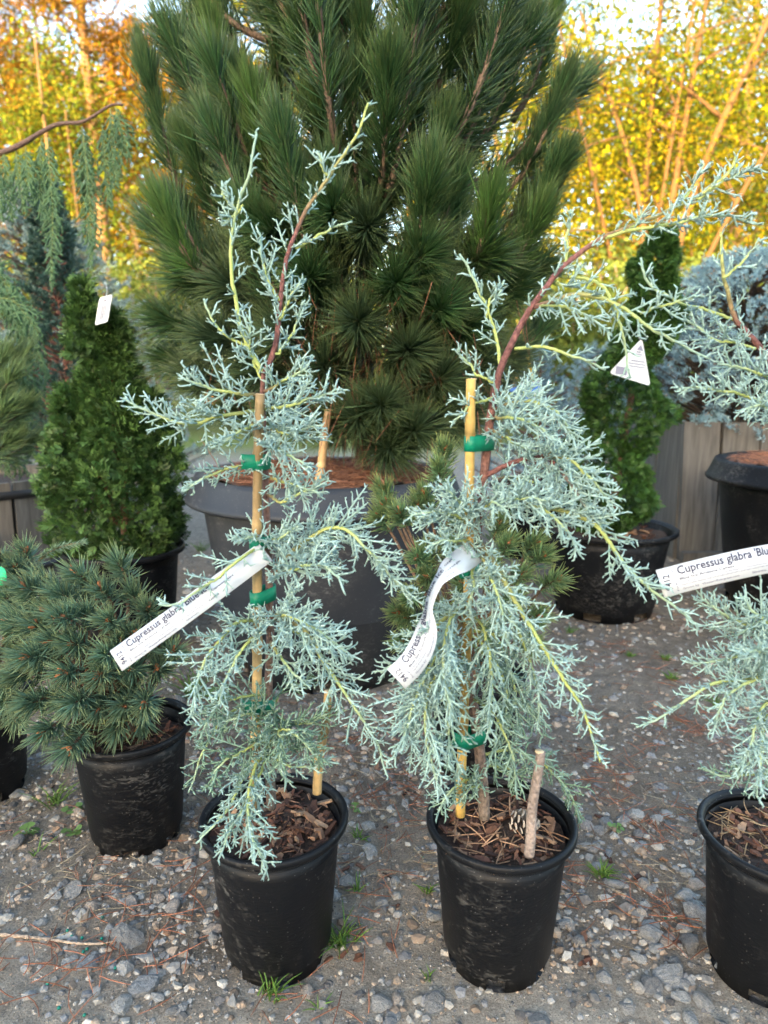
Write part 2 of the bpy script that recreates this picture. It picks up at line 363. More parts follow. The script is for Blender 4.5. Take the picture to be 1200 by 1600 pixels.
def twig_tree(path, rng, sec=.035, dens=1.0, tone=0.0, r=.0011, ter=.013, flat=None, start=.04, up=.15, spread=62, pal=None, spacing=.0066, lvl3=.5):
    """scale-leaf foliage along a branch: secondary, tertiary and short fourth-order twigs.
    returns list of (P, R, C) arrays for G.tubes"""
    seg = np.linalg.norm(np.diff(path, axis=0), axis=1); L = seg.sum(); cum = np.concatenate([[0], np.cumsum(seg)])
    n = max(4, int(L/spacing*dens*(1.2 if dens > .95 else .75)))
    s = np.sort(start + (1-start)*(np.arange(n)+rng.random(n)*.8)/n); s = np.clip(s, 0, .995)
    pos = np.stack([np.interp(s*L, cum, path[:, k]) for k in range(3)], 1)
    ds = .02; pa = np.stack([np.interp(np.clip(s-ds, 0, 1)*L, cum, path[:, k]) for k in range(3)], 1); pb = np.stack([np.interp(np.clip(s+ds, 0, 1)*L, cum, path[:, k]) for k in range(3)], 1)
    T = nrm(pb-pa); U, V = frame(T)
    phi = np.arange(n)*2.4 + rng.normal(0, .5, n)
    if flat is not None:
        U = nrm(np.cross(T, np.broadcast_to(flat, T.shape))); V = np.cross(T, U); phi = np.where(np.arange(n) % 2, 0, np.pi) + rng.normal(0, .25, n)
    ang = np.radians(spread + rng.normal(0, 11, n)) * (1-.35*s)
    d = T*np.cos(ang)[:, None] + (U*np.cos(phi)[:, None]+V*np.sin(phi)[:, None])*np.sin(ang)[:, None]
    prof = np.minimum(1, .45+s*2.2)*np.where(s > .55, 1-.72*(s-.55)/.45, 1)
    ln = sec*prof*rng.uniform(.55, 1.25, n)
    out = []
    if pal is None:
        pal = (np.array([.37, .525, .50]), np.array([.15, .245, .16]))
    def color(N_, S, fresh):
        t = np.clip(tone + rng.normal(.04, .20, N_), 0, 1)[:, None]
        c = pal[0]*(1-t) + pal[1]*t
        c = c*rng.uniform(.82, 1.14, N_)[:, None]
        g = np.linspace(fresh, 0, S)[None, :, None]
        return c[:, None, :]*(1-g) + np.array([.23, .29, .12])*g*.9
    def batch(p0, d, ln, r0, S, bendv, fresh):
        t = np.linspace(0, 1, S)[None, :, None]
        P = p0[:, None, :] + d[:, None, :]*ln[:, None, None]*t + bendv[:, None, :]*ln[:, None, None]*t*t
        pr = np.interp(np.linspace(0, 1, S), [0, .8, 1], [1, .9, .4])
        out.append((P, r0*pr[None, :]*rng.uniform(.85, 1.15, (len(P), 1)), color(len(P), S, fresh)))
        return P
    bend = T*.10 + np.array([0, 0, up]) + rng.normal(0, .07, (n, 3))
    P1 = batch(pos, d, ln, r*1.08, 6, bend, .25)
    def children(P, ln0, lmin, per, clen, fresh, rr, S, spr):
        """alternate twigs along each polyline P"""
        p0s, ds_, ls = [], [], []
        for i in range(len(P)):
            m = int(ln0[i]/per + rng.random())
            if m < 1: continue
            t = np.linspace(.22, .93, m) + rng.normal(0, .03, m); t = np.clip(t, .1, .97)
            u_ = t*(P.shape[1]-1); k = np.minimum(u_.astype(int), P.shape[1]-2); fr = (u_-k)[:, None]
            p = P[i, k]*(1-fr) + P[i, k+1]*fr; tg = nrm(P[i, k+1]-P[i, k])
            if flat is not None:
                A = nrm(np.cross(tg, np.broadcast_to(flat, tg.shape))); B = np.cross(tg, A)
                ph = np.where(np.arange(m) % 2, 0, np.pi)+rng.normal(0, .2, m)
            else:
                A, B = frame(tg); ph = rng.random()*6 + np.arange(m)*np.pi + rng.normal(0, .6, m) + (np.arange(m)//2 % 2)*1.3
            an = np.radians(spr+rng.normal(0, 9, m))
            dd = tg*np.cos(an)[:, None] + (A*np.cos(ph)[:, None]+B*np.sin(ph)[:, None])*np.sin(an)[:, None]
            p0s.append(p); ds_.append(dd); ls.append(clen*(1.12-.62*t)*rng.uniform(.55, 1.3, m)*min(1, .5+ln0[i]/sec*.5))
        if not p0s: return None
        p0 = np.concatenate(p0s); dd = np.concatenate(ds_); l = np.concatenate(ls)
        bv = dd*.0 + np.array([0, 0, up*.8]) + rng.normal(0, .06, dd.shape)
        return batch(p0, dd, l, rr, S, bv, fresh), l
    c2 = children(P1, ln, .01, .0046*(r/.0010), ter, .08, r, 3, 50)
    if c2 is not None and lvl3 > 0:
        P2, l2 = c2; keep = (l2 > ter*.72) & (rng.random(len(l2)) < lvl3*1.6)
        if keep.any(): children(P2[keep], l2[keep], .006, .0062*(r/.0011), ter*.5, .0, r*.9, 3, 45)
    return out

def needles(path, rng, n, length, a0, a1, width, curve, col, colvar=.15, s0=.0, s1=1.0, tipcol=None, power=1.0, grav=0.0, k=3):
    """needles round a shoot; a0/a1 = angle from the axis at its base/tip (degrees)"""
    seg = np.linalg.norm(np.diff(path, axis=0), axis=1); L = seg.sum(); cum = np.concatenate([[0], np.cumsum(seg)])
    s = s0 + (s1-s0)*rng.random(n)**power
    pos = np.stack([np.interp(s*L, cum, path[:, j]) for j in range(3)], 1)
    pa = np.stack([np.interp(np.clip(s-.05, 0, 1)*L, cum, path[:, j]) for j in range(3)], 1); pb = np.stack([np.interp(np.clip(s+.05, 0, 1)*L, cum, path[:, j]) for j in range(3)], 1)
    T = nrm(pb-pa); U, V = frame(T)
    ph = rng.random(n)*2*np.pi
    rel = (s-s0)/max(1e-6, s1-s0)
    an = np.radians(np.clip(a0+(a1-a0)*rel + rng.normal(0, 8, n), 2, 120))
    rv = U*np.cos(ph)[:, None]+V*np.sin(ph)[:, None]
    d = T*np.cos(an)[:, None] + rv*np.sin(an)[:, None]
    ln = length*rng.uniform(.72, 1.1, n)
    b = -rv*curve*rng.uniform(.3, 1.5, n)[:, None] + T*curve*.5 + np.array([0, 0, -grav]) + rng.normal(0, .05, (n, 3))
    t = np.array([0, .55, 1.0])[None, :, None]
    P = pos[:, None, :] + d[:, None, :]*ln[:, None, None]*t + b[:, None, :]*ln[:, None, None]*t*t
    R = width*np.array([.95, 1.0, .15])[None, :]*rng.uniform(.85, 1.15, (n, 1))
    c = np.asarray(col)*rng.uniform(1-colvar*1.6, 1+colvar*1.6, (n, 1))
    C = np.repeat(c[:, None, :], 3, 1)
    if tipcol is not None: C[:, 2] = C[:, 2]*.4+np.asarray(tipcol)*.6
    return P, R, C

# ------------------------------------------------------------------ pots
def pot(name, org, R, Hh, label, group=None, rimtype='roll', soil='soil', soil_drop=.02, chips=0, seed=0, chipcols=None, segs=72, chip_size=.014, lean=(0, 0), pm='pot'):
    org = np.array([org[0], org[1], float(gz(org[0], org[1]))-.001])
    rng = np.random.default_rng(seed)
    t = thing(name, org, label, 'pot', group)
    k = segs; th = .0022 if R < .1 else .004
    nh = 6; hw = k//24
    off = seed*5 % (k//nh)
    def hole(i, j): return i == 1 and ((j+off) % (k//nh)) < hw+1
    rb = R*.74; foot = .016*Hh/.17
    body = [(rb-.010, .003), (rb-.005, .0), (rb-.004, foot), (rb, foot+.003), (R*.86, Hh*.80), (R*.885, Hh*.93), (R*.885+.0012, Hh*.935), (R*.90, Hh*.965)]
    inner = [(R*.93-th, Hh-.004), (R*.885-th, Hh*.8), (R*.80-th, Hh*.35)]
    g = G().lathe(body+inner, k, org, skip=hole, lean=lean)
    obj('body', g, M[pm], t)
    if rimtype == 'roll':
        r0 = R*.90; hr = Hh*.05; pr = [(r0, Hh-hr*1.1), (R-.0015, Hh-hr*1.05), (R, Hh-hr*.85), (R, Hh-hr*.25), (R-.0012, Hh-.0006), (R-.0030, Hh), (R-.006, Hh-.0006), (R*.93-th-.0004, Hh-.006), (R*.93-th-.0006, Hh-hr*1.6)]
    else:
        sk = Hh*.13
        pr = [(R*.885, Hh-sk+.002), (R*.99, Hh-sk-.003), (R, Hh-sk), (R*1.003, Hh-sk+.006), (R*.985, Hh-sk+.010), (R*.94, Hh-.010), (R*.925, Hh-.002), (R*.90, Hh), (R*.84, Hh-.004), (R*.83, Hh-.012), (R*.825, Hh-sk)]
    obj('rim', G().lathe(pr, k, org, lean=lean), M[pm], t)
    # soil, a bumpy disc
    zs = Hh-soil_drop; rs = (R*.885-th-.0005) if rimtype == 'roll' else R*.835
    v = [(org[0]+lean[0]*zs, org[1]+lean[1]*zs, org[2]+zs+.003)]; fs = []
    rings, kk = 9, 36
    for i in range(1, rings+1):
        rr = rs*i/rings
        for j in range(kk):
            a = j*2*math.pi/kk; x = rr*math.cos(a); y = rr*math.sin(a)
            v.append((org[0]+x+lean[0]*zs, org[1]+y+lean[1]*zs, org[2]+zs+.008*R/.08*(float(vnoise(np.array(x*90+60.), np.array(y*90+60.), seed))-.5)+.004*(1-i/rings)))
    tri = [(0, 1+j, 1+(j+1) % kk) for j in range(kk)]
    for i in range(rings-1):
        for j in range(kk): fs.append((1+i*kk+j, 1+(i+1)*kk+j, 1+(i+1)*kk+(j+1) % kk, 1+i*kk+(j+1) % kk))
    so_ = obj('soil', G().add(v, [fs, tri], (1, 1, 1)), M[soil], t)
    if chips:
        for i in range(chips):
            a = rng.random()*6.283; rr = (rs-.006)*math.sqrt(rng.random())
            me = CHIPS[int(rng.integers(len(CHIPS)))]
            c = bpy.data.objects.new('bark_chip', me); COL.objects.link(c); c.parent = so_
            c.location = (rr*math.cos(a)+lean[0]*zs, rr*math.sin(a)+lean[1]*zs, zs+rng.uniform(.001, .009)*R/.08)
            c.rotation_euler = (rng.normal(0, .35), rng.normal(0, .35), rng.random()*6.28); s = rng.uniform(.55, 1.35)*chip_size/.014; c.scale = (s, s, s)
            ORG[c.name] = (0, 0, 0)
    return t, org

def chip_mesh(i):
    rng = np.random.default_rng(900+i)
    L, W, T = rng.uniform(.006, .013), rng.uniform(.0018, .0045), rng.uniform(.0008, .002)
    if i % 4 == 0: L *= .6; W *= 1.4
    xs = [-1, -.35, .4, 1]; v = []
    for x in xs:
        ww = W*(1-.45*abs(x)**2)*rng.uniform(.7, 1.2); tt = T*rng.uniform(.7, 1.2); by = rng.normal(0, W*.3); bz = rng.normal(0, T*.5)
        for sy, sz in ((-1, -1), (1, -1), (1, 1), (-1, 1)): v.append((x*L+rng.normal(0, .0006), by+sy*ww, bz+sz*tt))
    fs = [(k*4+j, k*4+(j+1) % 4, k*4+4+(j+1) % 4, k*4+4+j) for k in range(3) for j in range(4)] + [(3, 2, 1, 0), (12, 13, 14, 15)]
    c = np.array([(.085, .042, .028), (.055, .028, .020), (.13, .065, .042), (.19, .11, .07), (.07, .036, .026), (.10, .045, .03), (.04, .022, .017), (.26, .17, .11)][i % 8])
    return G().add(v, [fs], c).mesh('bark_chip', smooth=False)
CHIPS = [chip_mesh(i) for i in range(24)]
for m_ in CHIPS: m_.materials.append(M['litter'])

# ------------------------------------------------------------------ canes, ties and labels
def cane(name, a, b, r, label, cat='stake', nodes=(.25, .55, .8), col=(.46, .31, .14), group=None, ties=(), grey=False):
    a = np.asarray(a, float); b = np.asarray(b, float)
    t = thing(name, a, label, cat, group)
    S = 46; s = np.linspace(0, 1, S); P = a+(b-a)*s[:, None]
    P += np.stack([.0012*np.sin(s*7+a[0]*50), .0010*np.sin(s*5+1), s*0], 1)
    R = r*(1.06-.12*s); C = np.tile(np.array(col), (S, 1))*(1+.25*(vnoise(s*9+30, s*0, 21)-.5)*2)[:, None]
    for n in nodes:
        R = R + r*.30*np.exp(-((s-n)/.010)**2); C = C*(1-.55*np.exp(-((s-n+.012)/.010)**2))[:, None]
    if not grey: C = C*(1-.45*np.clip((vnoise(s*9+70+a[0]*20, s*0+5, 22)-.5)*3, 0, 1))[:, None]
    g = G().tubes(P, R, 10, C[None])
    obj('shaft', g, M['bark'] if grey else M['wood'], t)
    c = G(); d = nrm(b-a)
    c.tubes(np.stack([b-d*.0006, b+d*.0003]), np.array([r*.90, r*.86]), 10, np.array([.62, .47, .28])); obj('cut_end', c, M['wood'], t)
    return t

def tape(parent, c1, r1, c2, r2, hgt, flag=None, tilt=0.0):
    """flat tape wound round cane (c1) and stem (c2)"""
    c1 = np.asarray(c1, float); c2 = np.asarray(c2, float); d = c2-c1; d[2] = 0; L = np.linalg.norm(d); d = d/max(L, 1e-6); n = np.array([-d[1], d[0], 0])
    pts = []
    for a in np.linspace(math.pi/2, 3*math.pi/2, 9): pts.append(c1+(d*math.cos(a)+n*math.sin(a))*(r1+.0012))
    for a in np.linspace(-math.pi/2, math.pi/2, 9): pts.append(c2*[1, 1, 0]+[0, 0, c1[2]]+(d*math.cos(a)+n*math.sin(a))*(r2+.0012))
    pts = np.array(pts); pts[:, 2] = c1[2] + tilt*((pts-c1)@d)
    k = len(pts); v = np.concatenate([pts-[0, 0, hgt/2], pts+[0, 0, hgt/2]]); fs = [(j, (j+1) % k, k+(j+1) % k, k+j) for j in range(k)]
    g = G().add(v, [fs], (1, 1, 1))
    if flag is not None:
        f = np.asarray(flag, float); p0 = c1-n*(r1+.0016) if n[1] > 0 else c1+n*(r1+.0016)
        ts = np.linspace(0, 1, 6)[:, None]; q = p0+f*ts+np.array([0, -.003, 0])*np.sin(ts*3)
        v = np.concatenate([q-[0, 0, hgt*.48], q+[0, 0, hgt*.48]]); fs = [(j, j+1, 7+j, 6+j) for j in range(5)]
        g.add(v, [fs], (1, 1, 1))
    o = obj('tie_tape', g, M['tape'], parent); md = o.modifiers.new('thick', 'SOLIDIFY'); md.thickness = .0005; md.offset = 1
    return o

def text_mesh(txt):
    cu = bpy.data.curves.new('t', 'FONT'); cu.body = txt; cu.size = 1.0; cu.resolution_u = 2; cu.offset = .018
    o = bpy.data.objects.new('t', cu); COL.objects.link(o)
    dg = bpy.context.evaluated_depsgraph_get(); dg.update()
    me = bpy.data.meshes.new_from_object(o.evaluated_get(dg))
    v = np.array([x.co[:] for x in me.vertices]); f = [tuple(p.vertices) for p in me.polygons]
    bpy.data.objects.remove(o); bpy.data.curves.remove(cu); bpy.data.meshes.remove(me)
    return v[:, :2], f
TXT = {}
def plant_label(name, centre, width, wdirs, label, scale=1.0, maxu=None):
    """white strip with print; centre = points from the printed end on, wdirs = its 'up' directions"""
    n = 60; C = spline(centre, n); ks = np.linspace(0, len(wdirs)-1, n); k0 = np.minimum(ks.astype(int), len(wdirs)-2); fr = (ks-k0)[:, None]
    Wd = np.asarray(wdirs, float); Wd = nrm(Wd[k0]*(1-fr)+Wd[k0+1]*fr)
    T = np.gradient(C, axis=0); T = nrm(T); Wd = nrm(Wd-T*(Wd*T).sum(1)[:, None]); Nn = np.cross(T, Wd)
    s = np.concatenate([[0], np.cumsum(np.linalg.norm(np.diff(C, axis=0), axis=1))]); L = s[-1]
    t = thing(name, C[0], label, 'label', 'printed plant labels')
    h = width/2; th = .00012; v = []
    for sg in (-1, 1):
        v.append(C-Wd*h+Nn*th*sg); v.append(C+Wd*h+Nn*th*sg)
    v = np.concatenate(v); q = []
    for i in range(n-1):
        q += [(2*n+i, 2*n+i+1, 3*n+i+1, 3*n+i), (i, n+i, n+i+1, i+1), (i, i+1, 2*n+i+1, 2*n+i), (n+i, 3*n+i, 3*n+i+1, n+i+1)]
    q += [(0, 2*n, 3*n, n), (n-1, 2*n-1, 4*n-1, 3*n-1)]
    obj('strip', G().add(v, [q], (1, 1, 1)), M['label'], t, smooth=True)
    def put(txt, u0, v0, ulen=None, vlen=None, vert=False, mat='ink'):
        if txt not in TXT: TXT[txt] = text_mesh(txt)
        p, f = TXT[txt]; p = p.copy(); p -= p.min(0); ext = p.max(0)
        if vert:   # reads upwards across the strip
            k = vlen/ext[0]; U = u0 + (ext[1]-p[:, 1])*(ulen/ext[1]); V = v0 + p[:, 0]*k
        else:
            k = ulen/ext[0]; U = u0+p[:, 0]*k; V = v0+p[:, 1]*(k if vlen is None else vlen/ext[1])
        U = np.clip(U, 0, L)
        def I(A): return np.stack([np.interp(U, s, A[:, j]) for j in range(3)], 1)
        pos = I(C)+I(Wd)*V[:, None]+I(Nn)*.0006
        g = G(); g.v = [pos]; g.c = [np.ones((len(pos), 3))]; g.n = len(pos)
        by = {}
        for q_ in f: by.setdefault(len(q_), []).append(q_)
        g.f = [np.array(x) for x in by.values()]
        obj('lettering', g, M[mat], t, smooth=False)
    k = width/.024
    put('9412', .0035*k, -h*.62, .0058*k, h*1.1, True)
    put('Pot #1,  18-24"', .0118*k, -h*.80, .0020*k, h*1.6, True, 'inkfaint')
    put("Cupressus glabra 'Blue Ice'", .0165*k, h*.10, .098*k, .0098*k)
    put('Blue Ice Arizona Cyress', .0165*k, -h*.16, .046*k, .0030*k)
    put('A fast growing form of Arizona Cypress. Frosty blue foliage with a conical pyramidal shape. Selected', .0165*k, -h*.33, .083*k, .0014*k, False, 'inkfaint')
    put('Opera of New Zealand. Heat and drought tolerant with a good open compact habit. Growing to', .0165*k, -h*.52, .083*k, .0014*k, False, 'inkfaint')
    put('Grown by   WesternEvergreen.com', .0165*k, -h*.84, .048*k, .0022*k, False, 'inkfaint')
    put('Silverton,', .076*k, -h*.84, .014*k, .0022*k, False, 'inkfaint')
    if L > .125*k:
        put('Ginger', .118*k, h*.45, .014*k, .0026*k); put('Cupressus glabra', .112*k, -h*.05, .026*k, .0026*k); put('Cypress', .104*k, -h*.6, .012*k, .0022*k)
    return t

# ------------------------------------------------------------------ blue cypresses
BROWN, RED, LIME, GLAUC = np.array([.15, .10, .075]), np.array([.17, .075, .068]), np.array([.40, .46, .15]), np.array([.29, .42, .36])
def stem_cols(n, a, b, m=None):
    t = np.linspace(0, 1, n)[:, None]
    if m is None: return a*(1-t)+b*t
    return np.where(t < .5, a*(1-2*t)+m*2*t, m*(2-2*t)+b*(2*t-1))
def cypress(name, org, Y0, trunk, branches, label, seed, trunk_r=(.0055, .0022)):
    rng = np.random.default_rng(seed)
    t = thing(name, org, label, 'cypress', 'potted blue cypresses')
    pts = [at(x, y, Y0+dy) for x, y, dy in trunk]
    P = spline(pts, 70); R = np.linspace(trunk_r[0], trunk_r[1], 70)*(1+.10*vnoise(np.arange(70)*.6+9, np.zeros(70), seed))
    obj('trunk', G().tubes(P, R, 10, stem_cols(70, np.array([.17, .135, .11]), np.array([.19, .09, .075]))[None]), M['bark'], t)
    for b in branches:
        path = spline([at(x, y, Y0+dy) for x, y, dy in b['p']], 40)
        L = np.linalg.norm(np.diff(path, axis=0), axis=1).sum()
        path[3:] += np.cumsum(rng.normal(0, .00045, (37, 3)), 0)
        r0 = b.get('r', .0022); st = b.get('stem', 'rl')
        c0, c1 = {'rl': (RED*.9, LIME), 'bl': (BROWN*.8, LIME), 'll': (LIME*.9, LIME), 'gl': (np.array([.2, .24, .09]), LIME*.8), 'rr': (RED, RED*1.1), 'rrl': (RED*.8, RED*1.15)}[st]
        cols = stem_cols(40, c0, LIME if st == 'rrl' else (GLAUC if b.get('tip', 1) else c1), c1)
        bo = obj('branch', G().tubes(path, np.linspace(r0, .0010, 40), 7, cols[None]), M['bark'] if st in ('rr', 'rrl') else M['leafscale'], t)
        tw = twig_tree(path, rng, b.get('sec', .034), b.get('d', 1.0), b.get('tone', .05), start=b.get('s', .06), up=b.get('up', .12), ter=b.get('ter', .0118), r=b.get('tr', .00092), lvl3=b.get('l3', .7))
        g = G()
        for P_, R_, C_ in tw: g.tubes(P_, R_, 3 if P_.shape[1] < 6 else 4, C_)
        obj('foliage', g, M['leafscale'], bo, kind='stuff')
    return t
def B(*p, **k): k['p'] = [(q[0], q[1], q[2] if len(q) > 2 else 0.0) for q in p]; return k

GRP = 'small black nursery pots'
YA, YB, YC = .685, .680, .655
def pot_org(px, Y, z=.172): p = at(px, 800, Y); c = at(px, 1268, Y); return (c[0], Y, 0)
pa = at(428, 1266, YA); pb_ = at(783, 1270, YB); pc_ = at(1222, 1290, YC)
potA, oA = pot('nursery_pot', (pa[0], YA), .0825, .172, 'small black nursery pot with bark mulch under blue foliage spilling over its front rim', GRP, chips=230, seed=1, chip_size=.0115)
potB, oB = pot('nursery_pot', (pb_[0], YB), .0825, .172, 'small black nursery pot with scuffed side holding a grey wooden stick and a pine cone', GRP, chips=200, seed=2, chip_size=.0115)
potC, oC = pot('nursery_pot', (pc_[0], YC), .0825, .172, 'small black nursery pot of strawy dark mulch below the level white label', GRP, chips=150, seed=3, chip_size=.0105)

brA = [
 # crown leaders
 B((412, 585), (431, 540), (441, 470), (452, 405), (482, 330), (522, 268), (562, 208), (581, 158), r=.0030, sec=.022, d=.8, stem='rrl', s=.12, ter=.011),
 B((410, 580), (392, 548), (374, 488), (364, 405), (373, 330), (396, 268), (405, 212), r=.0024, sec=.019, d=.55, stem='ll', s=.12, ter=.010),
 B((462, 388), (495, 372), (552, 350), r=.0014, sec=.014, d=.7, stem='ll'),
 B((392, 545), (345, 512), (316, 460), r=.0014, sec=.018, d=.8, stem='ll'),
 B((372, 330), (350, 305), (345, 295), r=.0012, sec=.014, d=1, stem='ll'),
 B((437, 470), (412, 420), (404, 370), r=.0014, sec=.022, d=1.0, stem='ll'),
 B((437, 500), (462, 450), (478, 428), r=.0014, sec=.020, d=1.1, stem='ll'),
 B((425, 555), (445, 540), (470, 470), r=.0014, sec=.022, d=1.0, stem='ll'),
 B((412, 600), (395, 560), (385, 500, -.02), r=.0014, sec=.024, d=1.1, stem='ll'),
 B((515, 278), (505, 250), (500, 232), r=.0011, sec=.012, d=1, stem='ll'),
 B((380, 320), (365, 340), (350, 350), r=.0011, sec=.012, d=1, stem='ll'),
 # upper tier
 B((411, 640), (352, 650, -.02), (285, 664, -.03), (225, 648, -.03), (183, 626, -.03), r=.0022, sec=.030, d=1.0, stem='gl', s=.15),
 B((411, 618), (365, 612, -.02), (318, 600, -.03), (296, 592, -.03), r=.002, sec=.034, d=1.3),
 B((412, 612), (455, 590, -.02), (478, 575, -.03), r=.002, sec=.034, d=1.4),
 B((413, 640), (455, 632, -.03), (500, 618, -.03), (540, 604, -.03), r=.002, sec=.032, d=1.3, stem='gl'),
 B((413, 668), (450, 680, -.04), (492, 668, -.05), r=.002, sec=.036, d=1.5),
 B((412, 660), (375, 672, -.04), (335, 690, -.05), r=.002, sec=.030, d=1.3),
 B((413, 690), (440, 712, -.04), (480, 735, -.05), r=.0018, sec=.034, d=1.4),
 B((414, 640), (440, 640, .04), (470, 655, .06), r=.0018, sec=.034, d=1.2),
 B((412, 730), (368, 732, -.02), (320, 752, -.03), (288, 770, -.03), r=.0018, sec=.026, d=1.0, tone=.15, stem='gl'),
 B((415, 745), (455, 750, -.03), (500, 765, -.04), r=.0018, sec=.034, d=1.2, tone=.1),
 B((415, 770), (440, 785, -.02), (475, 770, -.03), (508, 752, -.03), r=.0018, sec=.028, d=1.0, tone=.12),
 # long middle arch to the right
 B((420, 905), (470, 858, -.02), (528, 832, -.03), (572, 862, -.04), (618, 915, -.05), (652, 948, -.05), r=.0026, sec=.036, d=1.9, stem='rl', s=.05),
 B((425, 880), (470, 850, .01), (525, 835, .01), (560, 830, 0), r=.002, sec=.038, d=1.7),
 B((420, 900), (470, 885, -.05), (510, 880, -.07), (540, 905, -.08), r=.002, sec=.036, d=1.4),
 B((418, 850), (440, 835, -.03), (470, 815, -.04), r=.0016, sec=.032, d=1.3, tone=.1),
 # branch across the label
 B((416, 850), (372, 878, -.045), (325, 918, -.06), (285, 944, -.065), (252, 946, -.065), r=.0018, sec=.026, d=.75, stem='ll', s=.22),
 B((418, 845), (395, 838, -.03), (372, 842, -.04), r=.0015, sec=.030, d=1.4),
 # second tier
 B((422, 965), (475, 985, -.04), (512, 1045, -.06), (555, 1108, -.07), (592, 1165, -.07), (606, 1205, -.07), r=.0024, sec=.036, d=1.35, stem='rl', s=.05),
 B((420, 960), (455, 965, -.05), (500, 990, -.07), (548, 1030, -.07), r=.002, sec=.040, d=1.9),
 B((418, 968), (372, 972, -.04), (335, 1010, -.06), (312, 1060, -.07), (302, 1120, -.07), r=.002, sec=.036, d=1.5, stem='gl'),
 B((418, 980), (385, 1000, -.05), (350, 1050, -.07), (335, 1100, -.08), r=.002, sec=.038, d=1.3),
 B((420, 1000), (440, 1035, -.05), (470, 1070, -.07), r=.0018, sec=.036, d=1.3, tone=.1),
 B((420, 990), (450, 980, .03), (500, 1010, .05), (520, 1050, .05), r=.0018, sec=.034, d=1.2, tone=.25),
 # low green growth
 B((420, 1085), (385, 1090, -.03), (340, 1105, -.045), (315, 1150, -.05), r=.0015, sec=.036, d=1.3, tone=.6, stem='gl', tr=.0009),
 B((420, 1140), (395, 1165, -.04), (350, 1185, -.06), (325, 1225, -.06), r=.0015, sec=.036, d=1.3, tone=.8, stem='gl', tr=.0009),
 B((421, 1160), (445, 1140, -.05), (480, 1165, -.06), (505, 1205, -.06), r=.0015, sec=.034, d=1.2, tone=.8, stem='gl', tr=.0009, up=-.05),
 B((420, 1120), (435, 1150, -.06), (430, 1200, -.08), r=.0015, sec=.034, d=1.2, tone=.75, stem='gl', tr=.0009, up=-.05),
 B((420, 1095), (365, 1112, -.02), (325, 1165, -.03), (298, 1238, -.03), r=.0015, sec=.030, d=.9, tone=.75, stem='gl', ter=.013, tr=.0009),
 B((420, 1110), (470, 1130, -.02), (520, 1110, -.02), r=.0015, sec=.036, d=1.1, tone=.85, stem='gl', tr=.0009),
 B((420, 1130), (385, 1120, -.04), (345, 1130, -.05), r=.0015, sec=.036, d=1.3, tone=.75, stem='gl', tr=.0009),
 B((421, 1150), (455, 1170, -.02), (500, 1160, -.03), r=.0015, sec=.030, d=1.1, tone=.85, stem='gl', tr=.0009),
 B((420, 1120), (440, 1080, .03), (480, 1070, .03), r=.0015, sec=.036, d=1.0, tone=.85, stem='gl', tr=.0009),
 B((421, 1165), (400, 1200, -.04), (385, 1255, -.075), (393, 1310, -.095), (418, 1362, -.10), r=.002, sec=.036, d=1.35, tone=.2, stem='ll', s=.1, up=-.05),
 B((421, 1170), (375, 1215, -.04), (345, 1270, -.07), (298, 1312, -.08), r=.0017, sec=.028, d=.9, tone=.35, stem='ll', up=-.02),
 B((421, 1175), (390, 1235, -.05), (358, 1300, -.09), (345, 1330, -.095), r=.0016, sec=.034, d=1.2, tone=.25, stem='ll', up=-.05),
 B((421, 1170), (440, 1195, -.05), (480, 1200, -.06), (520, 1185, -.05), r=.0015, sec=.028, d=1.1, tone=.45, stem='gl'),
]
cyA = cypress('blue_cypress', (oA[0], oA[1], .15), YA,
 [(424, 1262, .0), (421, 1180, 0), (419, 1090, 0), (422, 1000, 0), (421, 930, 0), (419, 860, 0), (416, 780, 0), (413, 690, 0), (410, 615, 0), (412, 585, 0)], brA,
 'upright blue cypress with two bare leaders on the cane beside the slanted label', 31)

